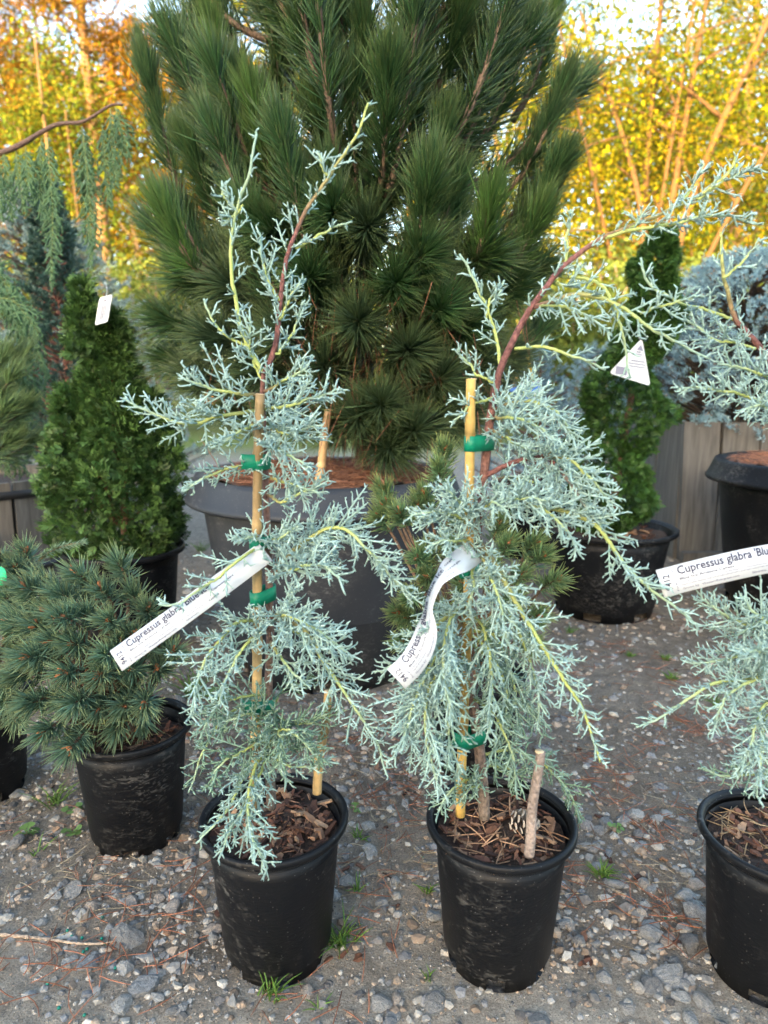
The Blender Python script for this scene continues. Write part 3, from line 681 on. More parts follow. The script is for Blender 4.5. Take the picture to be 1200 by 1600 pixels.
brB = [
 # long arching leader to the right
 B((768, 640), (782, 580), (806, 530), (832, 484), (884, 420), (952, 371), (1022, 341), (1098, 309), (1146, 272), (1156, 246), r=.0039, sec=.018, d=.5, stem='rrl', s=.28, ter=.010),
 B((945, 372), (1000, 357, -.01), (1065, 347, -.02), (1128, 340, -.02), (1186, 352, -.02), r=.0018, sec=.024, d=1.0, stem='ll', s=.1),
 B((1090, 312), (1120, 296, .01), (1165, 276, .02), (1195, 270, .02), r=.0014, sec=.022, d=1.0, stem='ll'),
 B((1060, 325), (1085, 280), (1098, 245), r=.0012, sec=.014, d=1.0, stem='ll'),
 B((884, 420), (891, 372), (900, 326), r=.0014, sec=.015, d=.9, stem='ll'),
 B((985, 356), (995, 345, -.01), (1000, 322, -.01), r=.0012, sec=.012, d=1.0, stem='ll'),
 B((834, 480), (900, 463, -.02), (968, 474, -.03), (1028, 510, -.04), (1075, 532, -.04), (1112, 548, -.04), r=.0026, sec=.026, d=.95, stem='rl', s=.14),
 B((890, 432), (928, 440, -.01), (957, 470, -.02), (972, 520, -.03), (986, 592, -.03), r=.0018, sec=.022, d=.8, stem='ll', s=.2, up=-.1),
 B((840, 478), (880, 480, -.04), (925, 497, -.05), (955, 520, -.05), r=.0014, sec=.022, d=1.1, stem='gl', up=-.1),
 B((870, 440), (890, 452), (905, 420), r=.0014, sec=.020, d=1.1, stem='ll'),
 B((1000, 490, -.03), (1060, 470, -.04), (1090, 460, -.04), r=.0013, sec=.018, d=1.0, stem='ll'),
 B((805, 545), (850, 541, -.02), (898, 550, -.03), (946, 576, -.03), r=.0018, sec=.022, d=.9, stem='ll', s=.1),
 B((784, 580), (770, 510, .01), (742, 450, .01), (714, 398, .01), r=.0018, sec=.020, d=.8, stem='ll', s=.1),
 B((760, 500, .01), (762, 465, .01), (785, 430, .01), r=.0012, sec=.014, d=1.0, stem='ll'),
 B((775, 600), (745, 580), (720, 545), r=.0013, sec=.020, d=1.0, stem='ll'),
 B((772, 620), (730, 640, -.02), (708, 665, -.02), r=.0014, sec=.020, d=1.1, stem='ll'),
 # upper mass on the right
 B((770, 640), (820, 628, -.02), (868, 650, -.03), (900, 690, -.03), r=.002, sec=.036, d=1.6),
 B((768, 655), (805, 655, -.05), (845, 672, -.06), (872, 700, -.06), r=.002, sec=.036, d=1.5),
 B((766, 670), (800, 690, -.03), (840, 700, -.04), r=.0018, sec=.034, d=1.4),
 B((770, 640), (810, 610, .03), (850, 625, .04), r=.0018, sec=.030, d=1.1),
 # red limb and dense middle-right mass
 B((755, 745), (800, 722, -.02), (845, 712, -.03), (880, 742, -.05), (912, 790, -.06), (938, 830, -.06), r=.0028, sec=.040, d=1.6, stem='rr', s=.25),
 B((845, 712, -.03), (890, 722, -.05), (925, 752, -.06), (955, 790, -.06), r=.0018, sec=.036, d=1.6),
 B((850, 715, -.03), (870, 700, -.02), (905, 705, -.02), r=.0018, sec=.034, d=1.3),
 B((752, 778), (820, 788, -.03), (890, 800, -.05), (934, 826, -.06), (968, 876, -.065), (1006, 914, -.07), (1052, 944, -.07), (1094, 978, -.07), r=.0030, sec=.030, d=1.0, stem='bl', s=.10),
 B((800, 786, -.02), (845, 795, -.06), (885, 830, -.08), (900, 860, -.08), r=.0018, sec=.036, d=1.7),
 B((780, 785), (815, 770, -.06), (860, 770, -.08), r=.0018, sec=.036, d=1.6),
 B((770, 750), (800, 745, .02), (850, 760, .03), (890, 790, .03), r=.0018, sec=.036, d=1.4, tone=.15),
 # left mass at mid height
 B((748, 830), (712, 806, -.04), (672, 800, -.06), (645, 806, -.06), r=.002, sec=.036, d=1.7),
 B((748, 815), (720, 785, -.04), (690, 765, -.05), r=.0018, sec=.036, d=1.6),
 B((746, 845), (705, 840, -.05), (672, 850, -.06), r=.0018, sec=.032, d=1.4),
 B((750, 800), (765, 780, -.05), (790, 795, -.07), r=.0016, sec=.034, d=1.5),
 # central cascade
 B((745, 838), (778, 895, -.05), (818, 968, -.075), (860, 1040, -.085), (902, 1112, -.09), (928, 1190, -.09), r=.0030, sec=.034, d=1.15, stem='bl', s=.05, tip=0),
 B((746, 850), (770, 905, -.06), (790, 960, -.08), (800, 1010, -.08), r=.002, sec=.036, d=1.5),
 B((745, 860), (735, 910, -.06), (720, 960, -.07), r=.0018, sec=.034, d=1.2),
 # lower left skirts
 B((735, 935), (700, 965, -.03), (655, 1010, -.05), (590, 1055, -.05), r=.0022, sec=.036, d=1.5, stem='rl', s=.15),
 B((732, 960), (690, 1010, -.05), (655, 1070, -.07), (632, 1130, -.08), (610, 1180, -.08), r=.0022, sec=.038, d=1.6, stem='rl', s=.15),
 B((730, 1000), (690, 1040, -.05), (668, 1100, -.08), (672, 1170, -.09), (690, 1240, -.09), r=.002, sec=.038, d=1.5, stem='gl', s=.12, up=-.03),
 B((728, 1010), (680, 1060, -.03), (645, 1120, -.05), (640, 1190, -.06), r=.002, sec=.036, d=1.4, s=.12, up=-.03),
 B((730, 985), (700, 1005, .02), (650, 1040, .03), (620, 1090, .03), r=.002, sec=.036, d=1.2, tone=.15),
 # hanging curtain low in the middle
 B((736, 955), (760, 1000, -.06), (776, 1080, -.08), (768, 1155, -.085), r=.0018, sec=.036, d=1.3, tone=.35, stem='gl', up=-.1),
 B((736, 935), (702, 965, -.06), (690, 1040, -.09), (706, 1115, -.095), r=.0018, sec=.038, d=1.4, tone=.1, stem='gl', up=-.1),
 B((740, 900), (792, 960, -.04), (832, 1050, -.05), (842, 1125, -.05), r=.0018, sec=.036, d=1.2, tone=.3, stem='gl', up=-.1),
 B((730, 1010), (702, 1070, -.06), (700, 1150, -.085), (716, 1215, -.085), r=.0018, sec=.036, d=1.3, tone=.3, stem='gl', up=-.1),
 B((738, 1090), (775, 1120, -.05), (800, 1180, -.06), (806, 1225, -.06), r=.0016, sec=.034, d=1.2, tone=.65, stem='gl', up=-.1),
 # greener growth low in the middle
 B((735, 985), (775, 995, -.02), (800, 1060, -.03), (806, 1140, -.03), r=.0018, sec=.036, d=1.1, tone=.65, stem='ll', s=.1, up=-.1),
 B((735, 990), (765, 1020, -.03), (790, 1080, -.04), (785, 1150, -.04), r=.0018, sec=.034, d=.9, tone=.7, stem='ll', up=-.1),
 B((735, 1005), (780, 1040, .03), (830, 1100, .04), (850, 1150, .04), r=.0018, sec=.036, d=1.0, tone=.6, stem='gl', up=-.1),
 B((730, 1030), (715, 1070, -.03), (700, 1120, -.03), r=.0016, sec=.034, d=1.1, tone=.7, stem='gl'),
 B((752, 1180), (800, 1172, .01), (850, 1190, .02), (895, 1235, .02), (918, 1280, .02), r=.0017, sec=.032, d=1.2, tone=.75, stem='gl', tr=.0009, up=-.05),
 B((752, 1195), (790, 1200, .03), (850, 1205, .04), r=.0016, sec=.036, d=1.2, tone=.8, stem='gl', tr=.0009),
 B((754, 1215), (725, 1225, -.03), (700, 1250, -.05), (682, 1285, -.06), r=.0016, sec=.030, d=1.2, tone=.55, stem='gl', tr=.0009),
 B((754, 1225), (735, 1240, -.03), (725, 1260, -.04), r=.0014, sec=.026, d=1.2, tone=.7, stem='gl', tr=.0009),
]
cyB = cypress('blue_cypress', (oB[0], oB[1], .15), YB,
 [(757, 1278, 0), (752, 1200, 0), (742, 1120, 0), (730, 1050, 0), (730, 985, 0), (736, 930, 0), (740, 870, 0), (748, 810, 0), (756, 745, 0), (764, 670, 0), (768, 640, 0)], brB,
 'blue cypress with its red leader arching far over beside the curled label', 47, (.0062, .0040))

brC = [
 B((1212, 620, .04), (1200, 566, .03), (1147, 502, .02), (1127, 432, .01), (1120, 362, .01), r=.0042, sec=.020, d=.65, stem='rrl', s=.2, ter=.011),
 B((1147, 500, .02), (1105, 482, 0), (1060, 470, -.01), (1012, 440, -.01), (1000, 405, -.01), r=.0016, sec=.018, d=.8, stem='ll'),
 B((1130, 435), (1165, 405), (1185, 370), r=.0014, sec=.018, d=.9, stem='ll'),
 B((1180, 545, .02), (1120, 530, 0), (1075, 505, -.01), r=.0015, sec=.022, d=1.0, stem='ll'),
 B((1215, 640, .03), (1160, 615, 0), (1100, 600, -.02), (1055, 605, -.02), r=.0018, sec=.026, d=1.2, stem='ll'),
 B((1215, 600, .03), (1170, 580, -.01), (1120, 570, -.02), r=.0018, sec=.030, d=1.3, stem='ll'),
 B((1220, 660, .03), (1190, 640, -.02), (1160, 650, -.03), r=.0018, sec=.028, d=1.3),
 B((1222, 1000), (1165, 985, -.02), (1120, 965, -.03), (1095, 945, -.03), r=.0022, sec=.034, d=1.4),
 B((1222, 985), (1185, 960, -.04), (1165, 930, -.05), r=.0022, sec=.032, d=1.4),
 B((1222, 1020), (1170, 1020, -.02), (1115, 1035, -.04), (1070, 1040, -.04), r=.002, sec=.036, d=1.7),
 B((1222, 1040), (1165, 1060, -.03), (1110, 1068, -.05), (1062, 1098, -.05), (1020, 1125, -.05), (984, 1138, -.05), r=.0024, sec=.024, d=.85, stem='ll', s=.35),
 B((1222, 1045), (1175, 1065, -.05), (1130, 1095, -.07), (1110, 1140, -.07), r=.002, sec=.036, d=1.6),
 B((1222, 1070), (1190, 1100, -.05), (1165, 1150, -.07), (1150, 1190, -.07), r=.002, sec=.036, d=1.5),
 B((1222, 1090), (1195, 1130, -.05), (1185, 1190, -.07), (1180, 1240, -.07), r=.002, sec=.036, d=1.4),
 B((1222, 1030), (1190, 1010, -.06), (1160, 1020, -.08), r=.002, sec=.036, d=1.6),
 B((1222, 1200), (1180, 1210, -.02), (1130, 1212, -.03), (1102, 1196, -.03), r=.0015, sec=.026, d=1.0, tone=.7, stem='gl', tr=.0009),
 B((1222, 1160), (1185, 1180, -.02), (1160, 1215, -.03), r=.0015, sec=.032, d=1.1, tone=.3, stem='gl'),
]
cyC = cypress('blue_cypress', (oC[0], oC[1], .15), YC,
 [(1222, 1290, 0), (1222, 1180, 0), (1222, 1050, 0), (1222, 950, 0), (1224, 800, .01), (1222, 700, .03), (1212, 620, .04)], brC,
 'blue cypress whose lone yellow shoot reaches out below the level white label', 59)

# canes
sA = cane('bamboo_cane', at(396, 1262, YA-.012), at(407, 616, YA-.014), .0050, 'long bamboo cane taped to the trunk of the two-leader cypress', nodes=(.17, .42, .70, .87), group='bamboo canes')
tape(sA, at(404, 722, YA-.013), .0052, at(414, 722, YA), .0045, .0155, flag=(-.022, -.006, .0015))
tape(sA, at(400, 848, YA-.013), .0052, at(419, 848, YA), .0050, .012)
tape(sA, at(401, 934, YA-.013), .0053, at(421, 934, YA), .0056, .0150, tilt=.1)
tape(sA, at(398, 1104, YA-.013), .0054, at(419, 1104, YA), .0058, .0155, flag=(-.016, -.004, .004), tilt=-.25)
sA2 = cane('bamboo_cane', at(494, 1240, YA+.012), at(513, 1080, YA+.012), .0050, 'short leaning bamboo cane stuck in bark mulch beside the two-leader cypress', nodes=(.3, .62), group='bamboo canes')
sB = cane('bamboo_cane', at(721, 1275, YB-.012), at(738, 592, YB-.014), .0050, 'long bamboo cane taped to the trunk of the arching cypress', nodes=(.085, .235, .52, .90), col=(.56, .36, .10), group='bamboo canes')
tape(sB, at(736, 693, YB-.013), .0052, at(762, 693, YB), .0050, .0150)
tape(sB, at(728, 893, YB-.013), .0052, at(738, 893, YB), .0052, .012)
tape(sB, at(724, 1157, YB-.013), .0054, at(747, 1157, YB), .0066, .0160, flag=(-.016, .006, .003))
cane('wooden_stick', at(825, 1338, YB-.055), at(843, 1174, YB-.055), .0052, 'grey peeling wooden stick standing in the mulch of the arching cypress', nodes=(), col=(.27, .215, .185), grey=True)

# labels
def cdir(r, u, f): return np.array([r, f*cp+u*sp_, u*cp-f*sp_])
eA0 = at(181, 1033, YA-.075); eA1 = at(415, 862, YA-.022); mA = (eA0+eA1)/2+np.array([0, -.006, 0])
plant_label('plant_label', [eA0, mA, eA1], .0235, [cdir(-.6, .75, .25)]*3, 'white printed label strip slanting up across the dwarf pine to the two-leader cypress')
lb = [(619, 1061, -.105), (643, 1037, -.103), (660, 1008, -.098), (668, 975, -.092), (671, 942, -.088), (684, 910, -.085), (708, 886, -.075), (742, 862, -.03)]
plant_label('plant_label', [at(x, y, YB+d) for x, y, d in lb], .0235, [cdir(-.70, .70, .1), cdir(-.70, .68, .1), cdir(-.60, .45, .5), cdir(-.2, .1, .95), cdir(-.25, .1, .9), cdir(-.45, .5, .6), cdir(-.5, .75, .3), cdir(-.5, .8, .2)], 'white printed label strip curled and twisted in front of the arching cypress')
plant_label('plant_label', [at(1031, 912, YC-.045), at(1115, 891, YC-.05), at(1200, 873, YC-.045), at(1300, 858, YC-.02)], .0260, [cdir(-.2, .95, .1)]*4, 'white printed label strip lying almost level in front of a wooden planter')

# ------------------------------------------------------------------ big black pine
YP = 1.56
oP = at(510, 800, YP)
potP, oPot = pot('nursery_pot', (oP[0], YP), .315, .445, 'huge grey-black tub with a flared rim full of brown pine needles', None, rimtype='skirt', soil='straw_soil', soil_drop=.012, seed=5, segs=96, pm='tub')
GREEN, LIGHT, DULL = np.array([.033, .080, .027]), np.array([.078, .165, .042]), np.array([.046, .078, .036])
def shoot_path(b, t, n=14, sag=0.0):
    b = np.asarray(b, float); t = np.asarray(t, float); m = (b+t)/2; m[2] -= np.linalg.norm(t-b)*.16+sag
    return spline([b, m, t], n)
def pine(name, org, trunk, shoots, label, seed, nl, nw, stem_r, ncount, bark, buds=False, group=None, curve=.25, tipcol=(.14, .17, .05), cat='pine'):
    """shoots: (base, tip, colour, angle base, angle tip, density, start of the needles)"""
    rng = np.random.default_rng(seed)
    t = thing(name, org, label, cat, group)
    P = spline(trunk, 24)
    obj('trunk', G().tubes(P, np.linspace(stem_r*3.2, stem_r*1.2, 24), 9, np.asarray(bark)), M['bark'], t)
    for (b, e, col, a0, a1, dn, s0) in shoots:
        path = shoot_path(b, e) if not isinstance(b, tuple) else spline(list(b)+[e], 14)
        if isinstance(b, tuple): s0 = max(.3, 1-.046/np.linalg.norm(np.diff(path, axis=0), axis=1).sum())
        L = np.linalg.norm(np.diff(path, axis=0), axis=1).sum()
        so_ = obj('shoot', G().tubes(path, np.linspace(stem_r*1.25, stem_r*.75, 14), 7, np.asarray(bark)*rng.uniform(.8, 1.2)), M['bark'], t)
        n = int(ncount*dn)
        g = G().tubes(*[x for x in needles(path, rng, n, nl, a0, a1, nw, curve, col, .16, s0, 1.0, tipcol, .8, .02)][:2], 3, needles_col(rng, n, col, tipcol), False)
        # the bunch at the very tip
        g.tubes(*needles(path, rng, int(n*.45), nl*1.05, a1*1.9, a1*.4, nw, curve*.8, np.asarray(col)*1.35, .12, .88, 1.0, tipcol, 1, 0)[:2], 3, needles_col(rng, int(n*.45), np.asarray(col)*1.35, tipcol), False)
        obj('needles', g, M['needle'], so_, kind='stuff')
        if buds and rng.random() < .75:
            d = nrm(path[-1]-path[-3]); bg_ = G()
            for q_ in range(int(rng.integers(2, 5))):
                dd = nrm(d+rng.normal(0, .35, 3)); ll = rng.uniform(.010, .018); tt = np.linspace(0, 1, 6)
                bg_.tubes(path[-1]-dd*.002+dd*ll*tt[:, None], .0036*np.array([.7, 1, 1.05, .9, .65, .2]), 6, np.array([.34, .15, .07])*rng.uniform(.8, 1.2))
            obj('bud', bg_, M['bark'], so_)
    return t
def needles_col(rng, n, col, tipcol):
    c = np.asarray(col)*rng.uniform(.72, 1.28, (n, 1)); C = np.repeat(c[:, None, :], 3, 1); C[:, 2] = C[:, 2]*.35+np.asarray(tipcol)*.65; return C

TX = 566
rngp = np.random.default_rng(77)
def pax(y): return at(TX, y, YP)
sh = []
def S(bx, by, tx, ty, d0, d1, col=GREEN, a0=48, a1=18, dn=1.0, s0=.12): sh.append((at(bx, by, YP+d0), at(tx, ty, YP+d1), col, a0, a1, dn, s0))
# brushes seen in front, base -> tip
S(590, 330, 607, 118, -.10, -.26, GREEN*1.05, 62, 24, 1.7, .05)
S(545, 150, 492, 18, -.05, -.12, GREEN, 52, 20, 1.2)
S(640, 170, 628, -50, -.03, -.16, LIGHT*.75, 50, 18, 1.2)
S(655, 180, 715, 40, -.05, -.16, GREEN, 52, 20, 1.3)
S(300, 330, 232, 118, -.02, -.10, GREEN*1.1, 42, 14, 1.3, .2)
S(400, 260, 338, 66, -.02, -.12, LIGHT*.8, 42, 14, 1.3, .2)
S(440, 320, 398, 170, -.10, -.22, LIGHT*.9, 42, 15, 1.1)
S(330, 440, 264, 345, -.14, -.22, LIGHT, 40, 13, .9)
S(380, 380, 300, 240, -.04, -.12, GREEN, 48, 18, 1.2)
S(360, 120, 300, -20, .02, .0, GREEN, 48, 18, 1.1)
S(760, 220, 800, 52, -.02, -.08, GREEN*1.1, 45, 15, 1.2)
S(800, 190, 866, 20, .02, .0, LIGHT*.7, 42, 14, 1.1)
S(790, 300, 874, 150, .0, -.06, GREEN, 46, 16, 1.3)
S(780, 380, 868, 268, -.02, -.10, GREEN, 50, 22, 1.2)
S(735, 420, 764, 330, -.16, -.25, LIGHT, 42, 15, .9)
S(760, 460, 836, 350, -.06, -.14, LIGHT*.7, 48, 20, 1.0)
S(520, 380, 438, 235, -.06, -.16, GREEN, 52, 20, 1.3)
S(660, 380, 690, 215, -.08, -.17, GREEN, 52, 20, 1.3)
S(560, 330, 500, 190, -.06, -.17, GREEN, 52, 20, 1.2)
S(700, 120, 740, -40, .05, .05, GREEN, 48, 18, 1.1)
S(450, 120, 430, -60, .05, .05, GREEN*.9, 50, 20, 1.0)
S(640, 430, 668, 300, -.15, -.26, GREEN, 62, 30, 1.0)
S(575, 160, 560, -60, -.03, -.12, GREEN, 50, 20, 1.3)
S(600, 260, 566, 60, -.04, -.15, GREEN, 52, 20, 1.2)
S(520, 100, 540, -80, .0, -.05, GREEN, 50, 20, 1.2)
S(680, 140, 670, -60, .0, -.05, GREEN, 50, 20, 1.2)
S(640, 300, 655, 130, -.05, -.14, GREEN, 52, 20, 1.2)
S(420, 200, 440, 60, .0, -.05, GREEN, 50, 20, 1.1)
# rosettes looking out of the lower half
for (x, y, d, col) in [(575, 352, -.27, DULL), (596, 630, -.22, DULL*1.15), (690, 480, -.24, GREEN*1.2), (735, 505, -.20, GREEN), (480, 430, -.24, GREEN), (360, 445, -.18, DULL), (292, 432, -.10, GREEN), (335, 525, -.18, DULL), (262, 500, -.08, GREEN),
                       (800, 452, -.10, GREEN), (745, 570, -.16, DULL), (640, 545, -.24, DULL*1.1), (560, 500, -.26, DULL), (440, 520, -.22, DULL), (680, 650, -.16, DULL*1.1), (505, 570, -.2, DULL), (400, 580, -.16, DULL), (310, 590, -.08, DULL), (790, 560, -.04, DULL),
                       (660, 400, -.27, GREEN), (520, 330, -.26, GREEN), (420, 360, -.22, GREEN), (760, 400, -.18, GREEN), (270, 560, .0, GREEN), (840, 420, .0, GREEN), (620, 440, -.27, GREEN), (600, 300, -.1, GREEN), (545, 270, -.08, GREEN), (640, 260, -.05, GREEN), (650, 670, -.22, DULL), (560, 650, -.2, DULL), (720, 650, -.12, DULL), (610, 700, -.2, DULL), (440, 640, -.14, DULL), (520, 660, -.14, DULL), (370, 640, -.06, DULL), (690, 590, -.22, DULL)]:
    b = pax(min(690, y+25)); e = at(x, y, YP+d); b = b*.45+e*.55; b[2] += .015
    sh.append((b, e, col, 66, 40, 1.1, .15))
# the far side and the top, procedural
for i in range(22):
    a = rngp.uniform(-.25, math.pi+.25); z = rngp.uniform(.62, 1.75); rr = .50*(1-.25*abs(z-1.1))*(1 if z < 1.4 else max(.25, 1-(z-1.4)*1.6))
    c = pax(700); base = np.array([c[0]+.12*math.cos(a), YP+.12*math.sin(a), z-.12]); tip = np.array([c[0]+rr*.92*math.cos(a), YP+rr*.8*math.sin(a), z+.10])
    sh.append((base, tip, GREEN*rngp.uniform(.8, 1.1), 52, 24, .6, .25))
for i in range(88):
    a = rngp.uniform(-math.pi-.15, .15); z = rngp.uniform(.60, 1.62); rr = rngp.uniform(.24, .50)*(1-.12*abs(z-1.1)/.5)
    if z < .75: rr = min(rr, .36)
    c = pax(700); base = np.array([c[0]+rr*.45*math.cos(a), YP+rr*.40*math.sin(a), z-.10]); tip = np.array([c[0]+rr*.86*math.cos(a), YP+rr*.62*math.sin(a), z+rngp.uniform(.10, .20)])
    sh.append((base, tip, GREEN*rngp.uniform(.8, 1.15) if z > .8 else DULL, 58, 26, .85, .05))
tb = np.array([at(TX, 745, YP)[0], YP, .42])
pine_o = pine('black_pine', tb, [tb, at(572, 600, YP), at(TX, 400, YP), at(575, 200, YP), at(570, 0, YP)*[1, 1, 1]+[0, 0, .25]], sh,
     'tall dark green long-needled pine filling the huge tub', 78, .088, .00125, .0062, 255, (.13, .09, .065), curve=.10)
# straw hanging in the pine and lying on the tub
def straw(name, parent, pts_fn, n, L, col, seed, r=.0007, lift=.004, org=None, flat=True, kind='stuff'):
    rng = np.random.default_rng(seed); c = pts_fn(rng, n); a = rng.random(n)*6.283; ln = L*rng.uniform(.5, 1.1, n)
    d = np.stack([np.cos(a), np.sin(a), rng.normal(0, .10, n)], 1)
    if not flat: d = nrm(np.stack([rng.normal(0, .35, n), rng.normal(0, .35, n), -np.ones(n)], 1))
    t = np.linspace(-.5, .5, 5)[None, :, None]; side = np.stack([-d[:, 1], d[:, 0], np.zeros(n)], 1)
    P = c[:, None, :]+d[:, None, :]*ln[:, None, None]*t + side[:, None, :]*(ln*rng.normal(0, .25, n))[:, None, None]*(t*t-.1)
    P[:, :, 2] += rng.uniform(0, lift, n)[:, None]
    C = np.asarray(col)*rng.uniform(.55, 1.35, (n, 1))*np.array([1, 1, 1])
    g = G().tubes(P, r*np.array([.8, 1, 1, .9, .4])[None, :], 3, C)
    return obj(name, g, M['litter'], parent, org=org, kind=kind)
def disc(c, r, z):
    def f(rng, n):
        a = rng.random(n)*6.283; q_ = r*np.sqrt(rng.random(n)); return np.stack([c[0]+q_*np.cos(a), c[1]+q_*np.sin(a), np.full(n, z)], 1)
    return f
straw('pine_straw', potP, disc(oPot, .235, oPot[2]+.436), 1500, .10, (.27, .125, .075), 81, lift=.016)
def hang(rng, n): return np.stack([rng.normal(pax(600)[0]+.03, .13, n), YP-.16+rng.normal(0, .06, n), rng.uniform(.47, .80, n)], 1)
straw('dead_needles', pine_o, hang, 260, .11, (.25, .11, .065), 82, flat=False, r=.0008)
cane('bamboo_cane', at(494, 775, YP-.20), at(514, 640, YP-.20), .0085, 'short bamboo cane leaning in the straw of the huge tub', nodes=(.35,), col=(.50, .31, .14), group='bamboo canes')

# ------------------------------------------------------------------ dwarf pines
def dwarf(name, px, Y, zrim, specs, label, seed, col, tip, trunk_px):
    base = at(trunk_px[0], trunk_px[1], Y); shoots = []; rng = np.random.default_rng(seed)
    for s in specs:
        x, y, d = s[:3]; e = at(x+rng.normal(0, 6), y+rng.normal(0, 6), Y+d+rng.normal(0, .018)); c = base+np.array([0, .05, .02])
        od = nrm(nrm(e-c)+np.array([0, -.55, .10])); b = e-od*.042; m = b*.6+base*.4-[0, 0, .012]
        shoots.append(((base*.75+m*.25, m, b), e, np.asarray(col)*rng.uniform(.85, 1.15), 74, 30, .9, .62))
    return pine(name, base, [base-[0, 0, .03], base+[0, 0, .03], base+[.005, .01, .09]], shoots, label, seed, .038, .00105, .0028, 105, (.16, .10, .065), True, 'dwarf blue-green pines', .14, tip)
pD = at(203, 1130, .885)
potD, oD = pot('nursery_pot', (pD[0], .885), .0850, .176, 'mud-streaked black nursery pot under the wide dwarf pine', GRP, chips=60, seed=6, soil_drop=.028)
BLUEG, TIPG = (.125, .215, .140), (.34, .36, .14)
spD = [(115, 1095, -.09), (165, 970, -.04), (188, 882, .02), (226, 1092, -.06), (190, 1072, -.04), (75, 1000, -.07), (70, 955, -.02), (115, 1010, -.08), (268, 1015, -.02), (250, 1005, .03), (110, 895, .02), (150, 932, -.01), (62, 905, .02), (75, 1140, -.08), (112, 1172, -.09), (45, 1105, -.07), (175, 1140, -.06),
       (200, 1040, -.06), (130, 925, .05), (225, 960, .02), (205, 925, .06), (90, 1055, -.09), (150, 1050, -.07), (45, 1020, -.02), (240, 1045, -.02), (30, 950, .03), (215, 1130, .0), (130, 960, -.05), (95, 975, -.06), (170, 1025, -.07), (60, 1040, -.07), (140, 1105, -.08), (30, 1010, -.05), (35, 1060, -.06), (15, 975, -.03), (50, 980, -.05), (205, 985, -.03), (180, 1000, -.05), (95, 1100, -.08), (60, 1090, -.07), (40, 925, .0), (95, 920, .0), (200, 1105, -.06), (130, 1150, -.07)]
dwarf('dwarf_pine', 203, .885, .17, spD, 'wide blue-green dwarf pine with brown buds beside the two-leader cypress', 91, BLUEG, TIPG, (200, 1120))
pE = at(-38, 1120, 1.0)
potE, oE = pot('nursery_pot', (pE[0], 1.0), .0850, .176, 'black nursery pot beside the mud-streaked pot, under the green-tagged dwarf pine', GRP, chips=0, seed=7)
spE = [(45, 960, -.02), (30, 1030, -.06), (-5, 905, .0), (5, 1100, -.06), (25, 985, -.05), (0, 860, .04), (40, 870, .05), (12, 1000, -.05), (10, 1065, -.07), (-10, 940, 0), (15, 880, .03), (-20, 1020, -.05), (20, 930, .0), (-30, 880, 0), (-20, 1090, -.06), (22, 1120, -.05), (30, 890, .05), (-40, 980, -.04)]
dwarf('dwarf_pine', -30, 1.0, .17, spE, 'dwarf pine carrying a bright green tag beside the wide dwarf pine', 92, BLUEG, TIPG, (-30, 1100))
g = G(); c = at(-6, 900, .93); u_ = cdir(1, 0, 0); w_ = cdir(-.1, 1, 0); pts = []
for a in np.linspace(0, 2*math.pi, 24, endpoint=False):
    pts.append(c+u_*np.sign(math.cos(a))*abs(math.cos(a))**.6*.015+w_*np.sign(math.sin(a))*abs(math.sin(a))**.6*.0135)
pts = np.array(pts); nv = np.array([0, -.0008, 0]); g.add(np.concatenate([pts, pts+nv]), [[tuple(range(24, 48))], [tuple(range(23, -1, -1))], [(i, (i+1) % 24, 24+(i+1) % 24, 24+i) for i in range(24)]], (1, 1, 1))
tag(obj('green_tag', g, M['greentag'], org=tuple(c)), 'bright green plastic tag hanging in a dwarf pine', 'tag')

pF = at(742, 1050, 1.06)
potF, oF = pot('nursery_pot', (pF[0], 1.06), .0850, .174, 'black nursery pot standing hidden behind the arching cypress', GRP, chips=0, seed=8)
spF = [(592, 768, .0, 1), (620, 805, -.03), (600, 782, -.02), (650, 865, -.06), (662, 852, -.05), (690, 735, .02), (685, 712, .04), (655, 790, .02), (612, 955, -.05), (640, 930, -.06), (850, 868, -.03), (866, 905, -.02), (850, 962, -.04), (830, 1000, -.05), (835, 845, .02), (790, 850, .0), (720, 790, .03), (700, 860, -.05), (770, 880, -.05), (800, 930, -.06), (690, 950, -.07), (640, 1000, -.05), (760, 980, -.07), (720, 910, -.07), (815, 890, -.04), (625, 975, -.02), (670, 900, -.06), (590, 800, .0), (660, 770, .03), (780, 820, .04)]
dwarf('dwarf_pine', 742, 1.06, .17, spF, 'yellow-tipped dwarf pine behind the arching cypress and its curled label', 93, (.13, .225, .105), (.48, .47, .13), (742, 1040))

